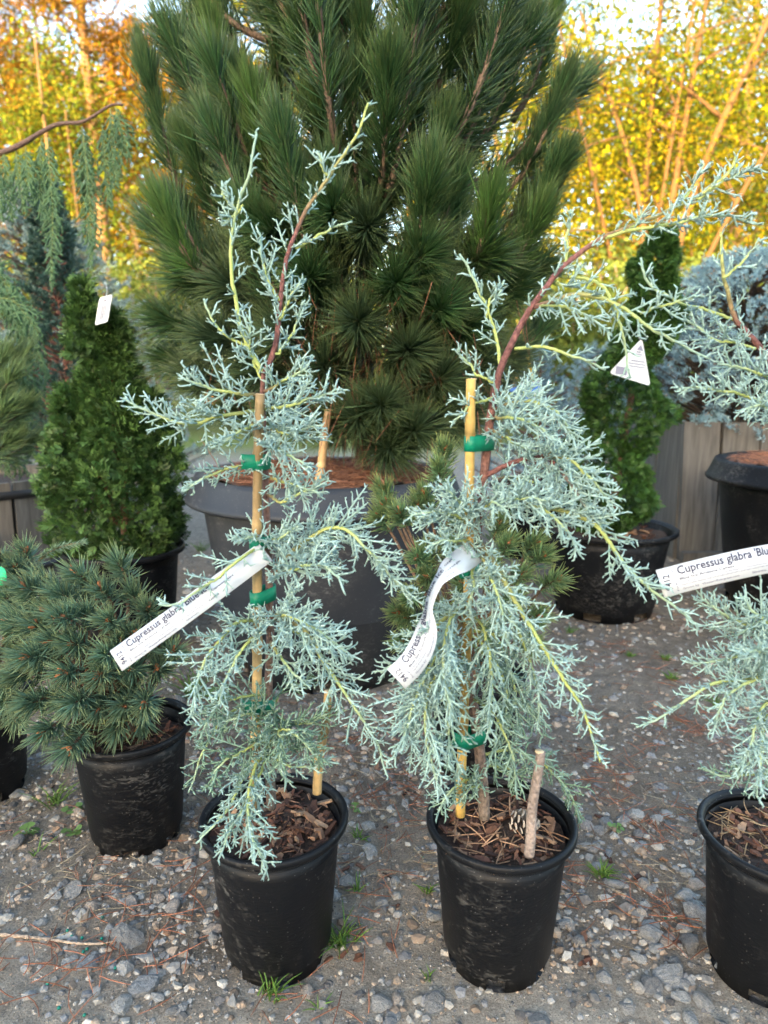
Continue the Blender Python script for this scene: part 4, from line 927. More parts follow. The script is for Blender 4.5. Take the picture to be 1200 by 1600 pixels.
# ------------------------------------------------------------------ scale-leaved shrubs (fans)
def fans(g, pos, nrmv, rng, size, col, colvar=.2, blades=9):
    """small flat sprays of overlapping scale leaves"""
    n = len(pos); nv = nrm(nrmv+rng.normal(0, .6, (n, 3))); U, V = frame(nv)
    sw = rng.random(n)*6.283; side = U*np.cos(sw)[:, None]+V*np.sin(sw)[:, None]; face = np.cross(nv, side)
    sz = size*rng.uniform(.6, 1.3, n); c = np.asarray(col)*rng.uniform(1-colvar, 1+colvar*1.2, (n, 1))
    arch = face*rng.normal(.12, .22, n)[:, None]
    for k in range(blades):
        if k == blades-1: q, sg = .55, 0
        else: q, sg = .08+.62*(k//2)/((blades-1)/2), (1 if k % 2 else -1)
        a = sg*(.85-.25*q)+rng.normal(0, .10, n); ln = sz*(.62*(1-.55*q) if sg else .50)*rng.uniform(.8, 1.2, n)
        st = pos+nv*(sz*q)[:, None]+arch*(sz*q*q)[:, None]
        d = nrm(nv*np.cos(a)[:, None]+side*np.sin(a)[:, None]+arch*.8+face*rng.normal(0, .18, n)[:, None])
        wv = np.cross(face, d)*(ln*.15)[:, None]
        m = st+d*(ln*.55)[:, None]; e = st+d*ln[:, None]+arch*(ln*.3)[:, None]; p0 = st-d*(ln*.05)[:, None]
        v = np.stack([p0, m-wv, e, m+wv], 1); b = (np.arange(n)*4)[:, None]
        cc = np.repeat((c*rng.uniform(.85, 1.2, (n, 1)))[:, None, :], 4, 1); cc[:, 2] *= 1.18
        g.add(v, [np.concatenate([b+[0, 1, 2], b+[0, 2, 3]])], cc.reshape(-1, 3))
    return g

pH = at(195, 857, 1.60)
potH, oH = pot('nursery_pot', (pH[0], 1.60), .140, .255, 'mid-size black pot under the bushy green hinoki shrub', 'mid-size black pots', chips=0, seed=9, soil_drop=.03)
def lumpy(n, rng, base, h, prof, lumps, sq=1.0):
    """points and outward normals on a lumpy upright body; prof(t)=radius at height t"""
    t = rng.random(n)**.85; a = rng.random(n)*6.283; r = np.interp(t, *prof)
    lum = np.zeros(n); 
    for (lt, la, lr, amp) in lumps:
        da = (a-la+np.pi) % (2*np.pi)-np.pi; lum += amp*np.exp(-((t-lt)/.09)**2-(da/lr)**2)
    q_ = (.62+.38*rng.random(n)**.5)*(1+lum)
    p = np.stack([base[0]+r*q_*np.cos(a), base[1]+r*q_*np.sin(a)*sq, base[2]+t*h], 1)
    nv = nrm(np.stack([np.cos(a), np.sin(a)*sq, .55+0*a], 1)); return p, nv
rng = np.random.default_rng(61)
lumps = [(rng.random(), rng.random()*6.28, rng.uniform(.25, .5), rng.uniform(-.5, .55)) for _ in range(60)]
t = thing('hinoki_shrub', (oH[0], oH[1], .22), 'bushy dark green hinoki shrub wearing a small white tag on its tip', 'shrub')
P = spline([oH+[0, 0, .2], oH+[.01, 0, .5], oH+[-.005, 0, .84]], 20)
g = G().tubes(P, np.linspace(.012, .002, 20), 8, np.array([.16, .085, .055]))
for i in range(26):
    a = rng.random()*6.28; z = rng.uniform(.26, .7); rr = .085*(1-(z-.26)/.60)
    g.tubes(spline([[oH[0], oH[1], z], [oH[0]+rr*.5*math.cos(a), oH[1]+rr*.5*math.sin(a), z+.03], [oH[0]+rr*math.cos(a), oH[1]+rr*math.sin(a), z+.10]], 8), np.linspace(.004, .0015, 8), 5, np.array([.19, .09, .06]))
obj('trunk', g, M['bark'], t)
pos, nv = lumpy(6800, rng, (oH[0], oH[1], .225), .56, ([0, .12, .3, .6, .72, .80, .9, 1], [.095, .115, .122, .104, .064, .040, .030, .015]), lumps)
pos2, nv2 = lumpy(500, rng, (oH[0]-.045, oH[1]-.02, .69), .165, ([0, .5, 1], [.040, .022, .005]), [])
p3, n3 = lumpy(900, rng, (oH[0]-.075, oH[1]-.05, .38), .25, ([0, .4, 1], [.09, .062, .015]), [])
p4, n4 = lumpy(700, rng, (oH[0]+.085, oH[1]-.02, .38), .24, ([0, .4, 1], [.08, .058, .015]), [])
pos = np.concatenate([pos, pos2, p3, p4]); nv = np.concatenate([nv, nv2, n3, n4])
obj('foliage', fans(G(), pos, nv, rng, .027, (.050, .098, .022), .45), M['fan'], t, kind='stuff')

pT = at(950, 822, 1.88)
potT, oT = pot('nursery_pot', (pT[0], 1.88), .186, .245, 'mid-size black pot under the clipped green topiary column', 'mid-size black pots', chips=45, seed=10, soil_drop=.02, chip_size=.02)
t = thing('topiary_cypress', (oT[0], oT[1], .22), 'dark green clipped topiary column wearing a white triangular tag', 'topiary')
obj('trunk', G().tubes(spline([oT+[0, 0, .2], oT+[.03, 0, .5], oT+[.08, 0, .95]], 16), np.linspace(.014, .004, 16), 8, np.array([.14, .08, .055])), M['bark'], t)
n = 9500; tt = rng.random(n); a = rng.random(n)*6.283
cxs = np.interp(tt, [0, .25, .5, .62, .8, 1], [-.02, .0, .01, .055, .085, .095]); rr = np.interp(tt, [0, .06, .2, .40, .50, .56, .66, .74, .80, .9, 1], [.05, .088, .106, .108, .088, .055, .068, .060, .044, .048, .015])
spi = 1+.42*np.sin(a*1+tt*20)**3; q_ = (.80+.20*rng.random(n)**.5)*spi
pos = np.stack([oT[0]+cxs+rr*q_*np.cos(a), oT[1]+rr*q_*np.sin(a), .225+tt*.80], 1); nv = nrm(np.stack([np.cos(a), np.sin(a), .25+0*a], 1))
obj('foliage', fans(G(), pos, nv, rng, .022, (.030, .078, .014), .4), M['fan'], t, kind='stuff')

# ------------------------------------------------------------------ short-needled spruces
def flat_needles(g, P, w_, C, rng):
    """short needles as folded blades of two triangles"""
    n = len(P); d = nrm(P[:, 2]-P[:, 0]); sd_ = nrm(np.cross(d, rng.normal(0, 1, (n, 3))))*w_; up_ = np.cross(d, sd_)*.5
    v = np.stack([P[:, 0], P[:, 1]-sd_+up_, P[:, 2], P[:, 1]+sd_+up_], 1); b = (np.arange(n)*4)[:, None]
    g.add(v, [np.concatenate([b+[0, 1, 2], b+[0, 2, 3]])], np.repeat(C[:, 1], 4, 0))
def spruce(name, base, h, prof, nsh, slen, nlen, col, label, seed, group=None, bark=(.17, .10, .07), up=.25, per=55, trunk_r=.012, nw=.0007, lumps=0, z0=0.0, tipbuds=None):
    rng = np.random.default_rng(seed); base = np.asarray(base, float)
    t = thing(name, base, label, 'spruce', group)
    tg = G().tubes(spline([base, base+[.01, 0, h*.5], base+[0, 0, h*.97]], 16), np.linspace(trunk_r, .003, 16), 8, np.asarray(bark))
    g = G(); bd = G(); nb = 0
    tt = z0+(1-z0)*((np.arange(nsh)+rng.random(nsh))/nsh)**.9; a = np.arange(nsh)*2.4+rng.normal(0, .3, nsh)
    for i in range(nsh):
        r = np.interp(tt[i], *prof)*rng.uniform(.72, 1.08); dh = np.array([math.cos(a[i]), math.sin(a[i]), 0])
        e = base+[0, 0, tt[i]*h]+dh*r; b = base+[0, 0, max(0, tt[i]*h-.35*r)]+dh*r*.12
        tg.tubes(spline([b, (b+e)/2+[0, 0, -.02*r], e], 6), np.linspace(.0038, .0018, 6), 4, np.asarray(bark))
        for k in range(3):
            d = nrm(dh*rng.uniform(.5, 1)+np.array([0, 0, up])+rng.normal(0, .45, 3)); s = e-dh*r*rng.uniform(0, .35)*(k > 0)
            path = spline([s-d*slen*.5, s, s+d*slen*.5+[0, 0, .004]], 6)
            P_, R_, C_ = needles(path, rng, per, nlen, 66, 40, nw, .12, np.asarray(col)*rng.uniform(.8, 1.2), .15)
            flat_needles(g, P_, nw, C_, rng)
            if tipbuds is not None and rng.random() < .5:
                q2 = path[-1]; bd.tubes(np.stack([q2, q2+d*.004, q2+d*.009]), np.array([.0022, .0028, .0008]), 5, np.asarray(tipbuds)); nb += 1
    obj('trunk', tg, M['bark'], t); obj('needles', g, M['needle'], t, kind='stuff')
    if nb: obj('buds', bd, M['bark'], t, kind='stuff')
    return t
BLUE = (.225, .355, .40); GREYB = (.24, .32, .29)
# wooden planter with the blue globe spruce
def board_box(name, x0, x1, y0, y1, h, label, nfront, nside, cat='planter'):
    t = thing(name, ((x0+x1)/2, (y0+y1)/2, 0), label, cat); rng = np.random.default_rng(3)
    def boards(n, a0, a1, mk):
        wd = (a1-a0)/n
        for i in range(n):
            lo = a0+wd*i+.0025; hi = a0+wd*(i+1)-.0025; mk((lo+hi)/2, (hi-lo)/2, rng.normal(0, .003))
    th = .011
    def fr(c, hw, o):
        obj('board', G().box([c, y0+o, h/2], [hw, 0, 0], [0, th, 0], [rng.normal(0, .004), 0, h/2], (1, 1, 1)), M['board'], t, smooth=False)
    def bk(c, hw, o):
        obj('board', G().box([c, y1+o, h/2], [hw, 0, 0], [0, th, 0], [0, 0, h/2], (1, 1, 1)), M['board'], t, smooth=False)
    def lf(c, hw, o): obj('board', G().box([x0+.013+o, c, h/2], [th, 0, 0], [0, hw, 0], [0, 0, h/2], (1, 1, 1)), M['board'], t, smooth=False)
    def rt(c, hw, o): obj('board', G().box([x1-.013+o, c, h/2], [th, 0, 0], [0, hw, 0], [0, 0, h/2], (1, 1, 1)), M['board'], t, smooth=False)
    boards(nfront, x0, x1, fr); boards(nfront, x0, x1, bk); boards(nside, y0+.02, y1-.02, lf); boards(nside, y0+.02, y1-.02, rt)
    obj('base_rail', G().box([(x0+x1)/2, y0-.030, .018], [(x1-x0)/2-.01, 0, 0], [0, .014, 0], [0, 0, .020], (1, 1, 1)), M['board'], t, smooth=False)
    obj('soil', G().box([(x0+x1)/2, (y0+y1)/2, h-.06], [(x1-x0)/2-.03, 0, 0], [0, (y1-y0)/2-.02, 0], [0, 0, .02], (1, 1, 1)), M['soil'], t)
    return t
bx0 = at(1054, 880, 2.42)[0]
board_box('wooden_planter', bx0, bx0+.66, 2.42, 3.02, .50, 'weathered grey wooden planter box of upright boards under the blue globe spruce', 5, 5)
spruce('blue_spruce', (bx0+.33, 2.72, .455), .66, ([0, .12, .35, .65, .9, 1], [.36, .43, .47, .41, .24, .06]), 760, .06, .019, BLUE, 'round pale blue spruce spilling over the wooden planter box', 101, per=34, lumps=1, tipbuds=(.32, .20, .13), nw=.0021, bark=(.09, .065, .05))
# tub at the right edge
pR = at(1296, 728, 1.88)
potR, oR = pot('nursery_pot', (pR[0], 1.88), .310, .435, 'large black tub with flared rim and orange straw beside the wooden planter box', None, rimtype='skirt', soil='straw_soil', soil_drop=.012, seed=11, segs=96)
straw('pine_straw', potR, disc(oR, .24, oR[2]+.43), 700, .09, (.33, .15, .09), 83, lift=.012)
# small spruces and pot further back
pS = at(838, 700, 2.55)
potS, oS = pot('nursery_pot', (pS[0], 2.55), .17, .27, 'black pot in the shade under the small blue spruce', None, seed=12)
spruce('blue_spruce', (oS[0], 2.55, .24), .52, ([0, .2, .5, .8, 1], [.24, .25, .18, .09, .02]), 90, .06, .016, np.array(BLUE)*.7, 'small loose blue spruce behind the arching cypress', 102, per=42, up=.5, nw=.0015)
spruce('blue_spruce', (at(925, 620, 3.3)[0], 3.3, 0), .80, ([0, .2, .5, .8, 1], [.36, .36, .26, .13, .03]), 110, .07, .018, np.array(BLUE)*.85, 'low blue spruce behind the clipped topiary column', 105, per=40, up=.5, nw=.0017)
# left background spruces
spruce('grey_spruce', (at(70, 650, 3.3)[0], 3.3, 0), 1.50, ([0, .2, .45, .7, .9, 1], [.72, .76, .68, .45, .2, .04]), 520, .075, .021, GREYB, 'broad pale grey-blue spruce behind the hinoki shrub', 103, per=40, bark=(.12, .09, .07), tipbuds=(.42, .30, .2), up=.4, nw=.0026)
spruce('columnar_spruce', (at(105, 650, 2.45)[0], 2.45, 0), 1.28, ([0, .3, .5, .7, .9, 1], [.19, .17, .14, .10, .055, .015]), 360, .05, .016, (.050, .105, .080), 'narrow dark blue-green columnar conifer before the grey-blue spruce', 104, per=44, bark=(.24, .11, .08), trunk_r=.014, up=.6, nw=.0024)

# ------------------------------------------------------------------ weeping cedar in a barrel, pine branch at the left edge
YW = 2.05
cB = at(-25, 745, YW)
t = thing('barrel_planter', (cB[0], YW, 0), 'weathered wooden barrel planter with a black band beside the hinoki shrub', 'planter')
nst = 16; Rb = .255; hb = .365
for i in range(nst):
    a0 = 2*math.pi*i/nst+.02; a1 = 2*math.pi*(i+1)/nst-.02; v = []
    for z, rf in ((0, .93), (hb*.5, .98), (hb, 1.0)):
        for r_ in (Rb*rf-.022, Rb*rf):
            for a in (a0, a1): v.append((cB[0]+r_*math.cos(a), YW+r_*math.sin(a), z))
    f = []
    for k in range(2):
        o = k*4; f += [(o+2, o+3, o+7, o+6), (o+1, o, o+4, o+5), (o, o+2, o+6, o+4), (o+3, o+1, o+5, o+7)]
    f += [(0, 1, 3, 2), (8, 10, 11, 9)]
    obj('stave', G().add(v, [f], (1, 1, 1)), M['board'], t, smooth=False)
for zz in (hb-.045, .10):
    rr = Rb*(.93+.07*min(1, zz/hb*1.0))+.002
    obj('band', G().lathe([(rr, zz), (rr+.003, zz), (rr+.003, zz+.022), (rr, zz+.022)], 48, (cB[0], YW, 0)), M['band'], t)
a = np.arange(32)*2*np.pi/32
obj('soil', G().add(np.stack([cB[0]+.228*np.cos(a), YW+.228*np.sin(a), 0*a+hb-.03], 1), [[tuple(range(32))]], (1, 1, 1)), M['soil'], t)
t = thing('weeping_cedar', (cB[0], YW, hb-.04), 'weeping cedar whose bare bough carries drooping green sprays', 'cedar')
tr = [np.array([cB[0], YW, hb-.05]), at(-60, 500, YW+.02), at(-50, 300, YW), at(-40, 220, YW-.02)]
obj('trunk', G().tubes(spline(tr, 30), np.linspace(.020, .010, 30), 9, np.array([.13, .085, .07])), M['bark'], t)
bough = spline([at(-45, 250, YW), at(20, 232, YW-.03), at(85, 196, YW-.06), at(130, 190, YW-.08), at(172, 165, YW-.1), at(192, 164, YW-.1)], 40)
bo = obj('bough', G().tubes(bough, np.linspace(.0085, .003, 40)*(1+.15*vnoise(np.arange(40)*.8, np.zeros(40), 3)), 8, np.array([.14, .09, .075])), M['bark'], t)
rng = np.random.default_rng(66)
PALW = (np.array([.060, .140, .075]), np.array([.085, .17, .055]))
def spray(par, p, sec=.05, d=1.0, flat=(0, -1, .1), r=.0023):
    path = spline(p, 30); g = G()
    b_ = obj('spray_stem', G().tubes(path, np.linspace(.0022, .0009, 30), 5, np.array([.16, .19, .06])), M['leafscale'], par)
    for P_, R_, C_ in twig_tree(path, rng, sec, d, .3, r=r, ter=.020, flat=np.asarray(flat, float), start=.05, up=-.35, spread=52, pal=PALW, spacing=.008, lvl3=.9): g.tubes(P_, R_, 4, C_)
    obj('foliage', g, M['fan'], b_, kind='stuff')
def SP(x0, y0, x1, y1, x2, y2, d=0.0, **k): spray(t, [at(x0, y0, YW-.05+d), at(x1, y1, YW-.06+d), at(x2, y2, YW-.06+d)], **k)
for s in [(5, 235, 12, 290, 18, 345), (25, 235, 32, 290, 38, 330), (-10, 240, -5, 300, 0, 340), (65, 215, 62, 280, 70, 350), (75, 215, 82, 330, 80, 455), (128, 198, 132, 250, 138, 325), (130, 210, 140, 310, 142, 420), (180, 168, 190, 200, 200, 245), (172, 170, 178, 230, 182, 290), (160, 195, 165, 250, 170, 320), (40, 230, 45, 280, 48, 300)]:
    SP(*s, sec=.036, d=rng.uniform(-.02, .03))
for s in [(-40, 420, 10, 445, 40, 570), (-40, 400, 0, 430, 25, 500), (-30, 480, 30, 500, 75, 590), (-30, 500, 10, 560, 40, 660), (-40, 540, 0, 600, 20, 700), (-20, 470, 20, 470, 60, 520), (-30, 620, 20, 640, 50, 710), (-30, 660, 10, 690, 30, 735), (-20, 560, 30, 570, 62, 640), (-30, 600, 0, 660, 10, 730)]:
    SP(*s, sec=.055, d=rng.uniform(-.12, .0))
# long-needled pine at the left edge
YL = 1.75
bL = at(-150, 760, YL)
potL, oL = pot('nursery_pot', (bL[0], YL), .15, .26, 'black pot under the light green pine beside the barrel planter', None, seed=13)
shL = []
for (x, y, d) in [(18, 590, -.05), (35, 640, -.02), (5, 560, .0), (10, 640, -.08), (30, 560, .02), (12, 690, -.04), (45, 690, .02), (-20, 620, -.05), (-30, 560, .0)]:
    e = at(x, y, YL+d); b = e*.55+(bL+[0, 0, .06])*.45; b[2] = min(b[2], e[2]-.04); shL.append((b, e, np.array([.10, .165, .06]), 60, 26, .9, .3))
pine('light_pine', (oL[0], YL, .22), [np.array([oL[0], YL, .22]), at(-60, 680, YL), at(-40, 600, YL)], shL, 'light green long-needled pine standing close to the barrel planter', 94, .070, .0013, .004, 130, (.15, .10, .07))
# fresh juniper sprig behind the dwarf pine
t = thing('juniper_sprig', at(60, 900, 1.15), 'pale green arching juniper sprig poking out behind the wide dwarf pine', 'juniper')
path = spline([at(40, 900, 1.15), at(70, 868, 1.13), at(100, 853, 1.12), at(130, 848, 1.12)], 24)
g = G(); bo = obj('stem', G().tubes(path, np.linspace(.002, .001, 24), 5, np.array([.25, .18, .09])), M['bark'], t)
P_, R_, C_ = needles(path, rng, 260, .014, 60, 40, .0007, .1, (.20, .29, .17), .15); g.tubes(P_, R_, 3, C_); obj('needles', g, M['needle'], bo, kind='stuff')

# ------------------------------------------------------------------ tags on the plants behind
def plate(name, c, uv, vv, shape, mat, label, th=.0009):
    c = np.asarray(c, float); t = thing(name, c, label, 'tag')
    nn_ = nrm(np.cross(uv, vv)); pts = np.array([c+np.asarray(uv)*a+np.asarray(vv)*b for a, b in shape]); k = len(pts)
    g = G().add(np.concatenate([pts-nn_*th/2, pts+nn_*th/2]), [[tuple(range(k, 2*k))], [tuple(range(k-1, -1, -1))], [(i, (i+1) % k, k+(i+1) % k, k+i) for i in range(k)]], (1, 1, 1))
    obj('plate', g, M[mat], t, smooth=False); return t, nn_*th
def rounded(poly, r=.18, n=5):
    poly = np.asarray(poly, float); out = []; m = len(poly)
    for i in range(m):
        p, a, b = poly[i], poly[i-1], poly[(i+1) % m]; p0 = p+(a-p)*r; p1 = p+(b-p)*r
        for s in np.linspace(0, 1, n): out.append((1-s)**2*p0+2*s*(1-s)*p+s*s*p1)
    return out
def bars(t, c, uv, vv, off, rects, mat='inkfaint'):
    for (a0, a1, b0, b1) in rects:
        pts = np.array([c+np.asarray(uv)*a+np.asarray(vv)*b+off*1.2 for a, b in ((a0, b0), (a1, b0), (a1, b1), (a0, b1))])
        obj('print', G().add(pts, [[(0, 1, 2, 3)]], (1, 1, 1)), M[mat], t, smooth=False)
def string(t, pts): obj('string', G().tubes(spline(pts, 12), .0006, 5, np.array([.6, .6, .6])), M['wood'], t)
# triangular tag
YT = 1.68; c = at(987, 568, YT); uv = cdir(.055, -.008, 0); vv = cdir(.008, .055, .0)
t, off = plate('plant_tag', c, uv, vv, rounded([(-.92, -.55), (.95, -.85), (.28, 1.15)], .10), 'label', 'white triangular tag hanging on the clipped topiary column')
off = -off if off[1] > 0 else off
bars(t, c, uv, vv, off, [(-.05, .55, .10, .16), (-.15, .6, -.02, .03), (-.1, .6, -.14, -.09), (-.65, -.15, -.55, -.20), (.12, .32, .50, .56), (.08, .40, .40, .45)])
tri = np.array([c+uv*a+vv*b+off*1.2 for a, b in ((.12, .62), (.42, .58), (.28, .88))]); obj('print', G().add(tri, [[(0, 1, 2)]], (1, 1, 1)), M['inkfaint'], t, smooth=False)
string(t, [c+uv*.28+vv*1.0, at(996, 520, YT+.03), at(999, 508, 1.80)])
# small rectangular tag
YH = 1.60; c = at(162, 484, YH-.06); uv = cdir(.014, .004, 0); vv = cdir(-.008+.013, .030, 0)
t, off = plate('plant_tag', c, uv, vv, rounded([(-1, -1), (1, -1), (1, 1), (-1, 1)], .12), 'label', 'small white rectangular tag on the tip of the hinoki shrub')
off = -off if off[1] > 0 else off
bars(t, c, uv, vv, off, [(-.35, -.2, -.7, .35), (-.05, .08, -.7, .35), (.22, .34, -.5, .35), (-.22, .25, .58, .72)])
string(t, [c+vv*.75, at(167, 455, YH-.05), at(165, 440, YH-.02)])
# blue tag on a yellow strap
YS = 2.30; c = at(822, 612, YS); uv = cdir(.052, .016, 0); vv = cdir(-.012, .030, 0)
t, off = plate('plant_tag', c, uv, vv, rounded([(-1, -.8), (.9, -1), (1, .8), (-.2, 1)], .15), 'label', 'blue and white tag on a yellow strap hanging behind the arching cypress')
off = -off if off[1] > 0 else off
bars(t, c, uv, vv, off, [(-.9, -.1, .1, .75), (-.2, .4, -.8, -.3), (.3, .9, -.2, .5)], 'bluetag')
pS_ = [c+uv*.6+vv*.9, at(828, 575, YS), at(818, 535, YS+.02), at(808, 500, YS+.06)]
obj('strap', G().tubes(spline(pS_, 14), .0055, 6, (1, 1, 1)), M['yellow'], t)

# ------------------------------------------------------------------ trees behind the yard
def leaf_cloud(g, centres, per, spread, size, cols, rng, aspect=.55, droop=.2):
    n = len(centres)*per
    c = np.repeat(np.asarray(centres), per, 0) + rng.normal(0, 1, (n, 3))*np.asarray(spread)*np.array([1, 1, .75])
    nv = nrm(rng.normal(0, 1, (n, 3))+[0, 0, .35]); U, V = frame(nv); a = rng.random(n)*6.28
    d = U*np.cos(a)[:, None]+V*np.sin(a)[:, None]; w_ = np.cross(nv, d); ln = size*rng.uniform(.6, 1.3, n)
    e = c+d*ln[:, None]-[0, 0, 1]*(ln*droop)[:, None]; m = c+d*(ln*.5)[:, None]+nv*(ln*.08)[:, None]
    v = np.stack([c, m-w_*(ln*aspect*.5)[:, None], e, m+w_*(ln*aspect*.5)[:, None]], 1); b = (np.arange(n)*4)[:, None]
    cols = np.asarray(cols); ci = cols[rng.integers(len(cols), size=len(centres))]; cc = np.repeat(ci*rng.uniform(.55, 1.3, (len(centres), 1)), per, 0)*rng.uniform(.85, 1.18, (n, 1))
    alt = rng.random(n) < .06; cc[alt] = cols[rng.integers(len(cols), size=alt.sum())]
    g.add(v, [np.concatenate([b+[0, 1, 2], b+[0, 2, 3]])], np.repeat(cc, 4, 0))
def broadleaf(name, px, Y, h, stems, lcols, label, seed, n_cl=150, per=110, size=.09, spread=.34, stem_r=.09, bark=(.11, .07, .035), group=None, zmin=.2, rad_=2.6, gapx=None):
    rng = np.random.default_rng(seed); b = at(px, 700, Y); b[2] = 0
    t = thing(name, b, label, 'tree', group); g = G(); tips = []
    for (dx, dz, r_) in stems:
        e = b+np.array([dx, rng.normal(0, .8), dz]); m = b+np.array([dx*.35, rng.normal(0, .2), dz*.5])
        P = spline([b+[dx*.02, 0, 0], b+[dx*.12, 0, dz*.18], m, e], 30); g.tubes(P, np.linspace(r_, r_*.25, 30), 7, np.asarray(bark)*rng.uniform(.85, 1.15))
        for k in range(9):
            s = int(rng.integers(8, 29)); d = nrm(np.array([rng.normal(0, 1), rng.normal(0, 1), rng.uniform(.2, .9)])); L = rng.uniform(.6, 1.7)*rad_/2.6
            d[1] = abs(d[1])-.15; Q = spline([P[s], P[s]+d*L*.5+[0, 0, .1], P[s]+d*L], 8); g.tubes(Q, np.linspace(r_*.35, .006, 8), 5, np.asarray(bark)*.9)
            tips += [Q[4], Q[7], Q[6]]
        tips += [P[29], P[24], P[20]]
    obj('trunk', g, M['bark'], t)
    extra = []
    while len(extra) < n_cl:
        q_ = rng.uniform(-1, 1, 3)
        if (q_**2).sum() < 1: extra.append(b+np.array([q_[0]*rad_, (q_[1]*.5+.55)*rad_, h*zmin+(h*(1-zmin))*(q_[2]*.5+.5)]))
    c = np.concatenate([np.array(tips), np.array(extra)])
    lg = G(); leaf_cloud(lg, c, per, spread, size, lcols, rng)
    obj('crown', lg, M['leaf'], t, kind='stuff'); return t
YEL = [(.22, .195, .006), (.15, .165, .008), (.24, .195, .006), (.075, .105, .012), (.12, .15, .008), (.22, .135, .008), (.05, .075, .012)]
YG = [(.12, .16, .012), (.17, .18, .012), (.08, .12, .014), (.20, .18, .012)]
ORG_ = [(.24, .105, .010), (.27, .13, .010), (.20, .12, .012), (.10, .085, .016)]
broadleaf('maple_tree', 1000, 11.0, 8.5, [(-.9, 6.6, .07), (-.2, 7.4, .08), (.75, 7.2, .08), (1.7, 7.0, .10), (2.4, 5.6, .06), (-1.8, 5.4, .05), (.2, 6.0, .055)], YEL, 'golden leafy tree with many bare leaning stems behind the topiary column', 201, 190, 105, .068, .27, gapx=1, zmin=.16, rad_=2.9, bark=(.12, .062, .024))
broadleaf('maple_tree', 1260, 15.0, 10, [(-.6, 8, .13), (.7, 9, .15)], YEL+ORG_[:1], 'golden leafy tree with two trunks behind the blue globe spruce', 202, 130, 80, .11, .45, rad_=3.6, zmin=.12)
broadleaf('birch_tree', 118, 12.0, 6.4, [(.1, 5.8, .07), (-.6, 4.8, .04), (.7, 4.6, .04)], YG, 'young yellow-green leafy tree standing before the tall orange pine', 203, 45, 90, .080, .26, rad_=1.0, zmin=.28, bark=(.19, .11, .05))
broadleaf('maple_tree', 800, 17.0, 9.5, [(-.8, 8, .12), (.8, 8, .12)], YEL, 'golden tree glimpsed past the edge of the big pine', 204, 90, 70, .13, .5, rad_=3.2, zmin=.12)
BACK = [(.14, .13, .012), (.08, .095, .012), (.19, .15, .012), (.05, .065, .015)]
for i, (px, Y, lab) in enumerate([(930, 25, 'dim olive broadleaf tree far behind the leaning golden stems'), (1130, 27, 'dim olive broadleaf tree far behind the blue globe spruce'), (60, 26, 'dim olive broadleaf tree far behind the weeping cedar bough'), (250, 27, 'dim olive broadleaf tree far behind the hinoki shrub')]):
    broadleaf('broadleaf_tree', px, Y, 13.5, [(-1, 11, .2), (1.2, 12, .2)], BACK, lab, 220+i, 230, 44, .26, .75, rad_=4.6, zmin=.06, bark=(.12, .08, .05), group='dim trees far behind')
def far_pine(name, px, Y, h, r_, cols, label, seed, ncl=120, rad_=1.9, zmin=.3, lean=0, bark=(.26, .14, .075)):
    rng = np.random.default_rng(seed); b = at(px, 700, Y); b[2] = 0
    t = thing(name, b, label, 'tree', 'tall pines beyond the yard'); g = G()
    P = spline([b, b+[lean*.4, 0, h*.5], b+[lean, 0, h]], 26); g.tubes(P, np.linspace(r_, r_*.25, 26), 9, np.asarray(bark)); cl = []
    for i in range(ncl):
        s = zmin+(1-zmin)*rng.random(); p = P[int(s*25)]; a_ = rng.random()*6.28; L = rad_*(1.15-s*.75)*rng.uniform(.4, 1)
        d = np.array([math.cos(a_), math.sin(a_), rng.uniform(-.15, .35)]); Q = spline([p, p+d*L*.5+[0, 0, -.05], p+d*L], 7)
        g.tubes(Q, np.linspace(.028, .008, 7), 5, np.asarray(bark)*.8); cl += [Q[6], Q[5], Q[4], Q[6]+rng.normal(0, .2, 3)]
    obj('trunk', g, M['bark'], t); lg = G(); leaf_cloud(lg, np.array(cl), 34, .20, .20, cols, rng, aspect=.14, droop=.0)
    obj('crown', lg, M['leaf'], t, kind='stuff'); return t
far_pine('tall_pine', 190, 15.0, 11, .19, ORG_, 'tall pine with straight orange sunlit trunk behind the weeping cedar', 211, 130, 2.4, .34, lean=-.3)
far_pine('tall_pine', 452, 15.5, 11, .17, YEL, 'tall pine whose pinkish trunk shows through the top of the big pine', 212, 110, 2.3, .35, bark=(.25, .16, .12))
far_pine('tall_pine', 20, 18.0, 11, .22, ORG_, 'tall bushy orange pine showing above the weeping cedar bough', 213, 150, 3.2, .18, bark=(.25, .13, .07))
far_pine('tall_pine', 335, 19.0, 12, .2, YEL, 'tall golden pine just beside the big pine crown', 214, 130, 3.0, .16)
far_pine('tall_pine', 640, 19.0, 12, .2, YEL, 'tall golden pine hidden behind the big pine crown', 215, 110, 3.0, .2)
far_pine('tall_pine', 1120, 21.0, 13, .25, YG, 'dark green pine standing behind the golden trees', 217, 150, 3.4, .12)
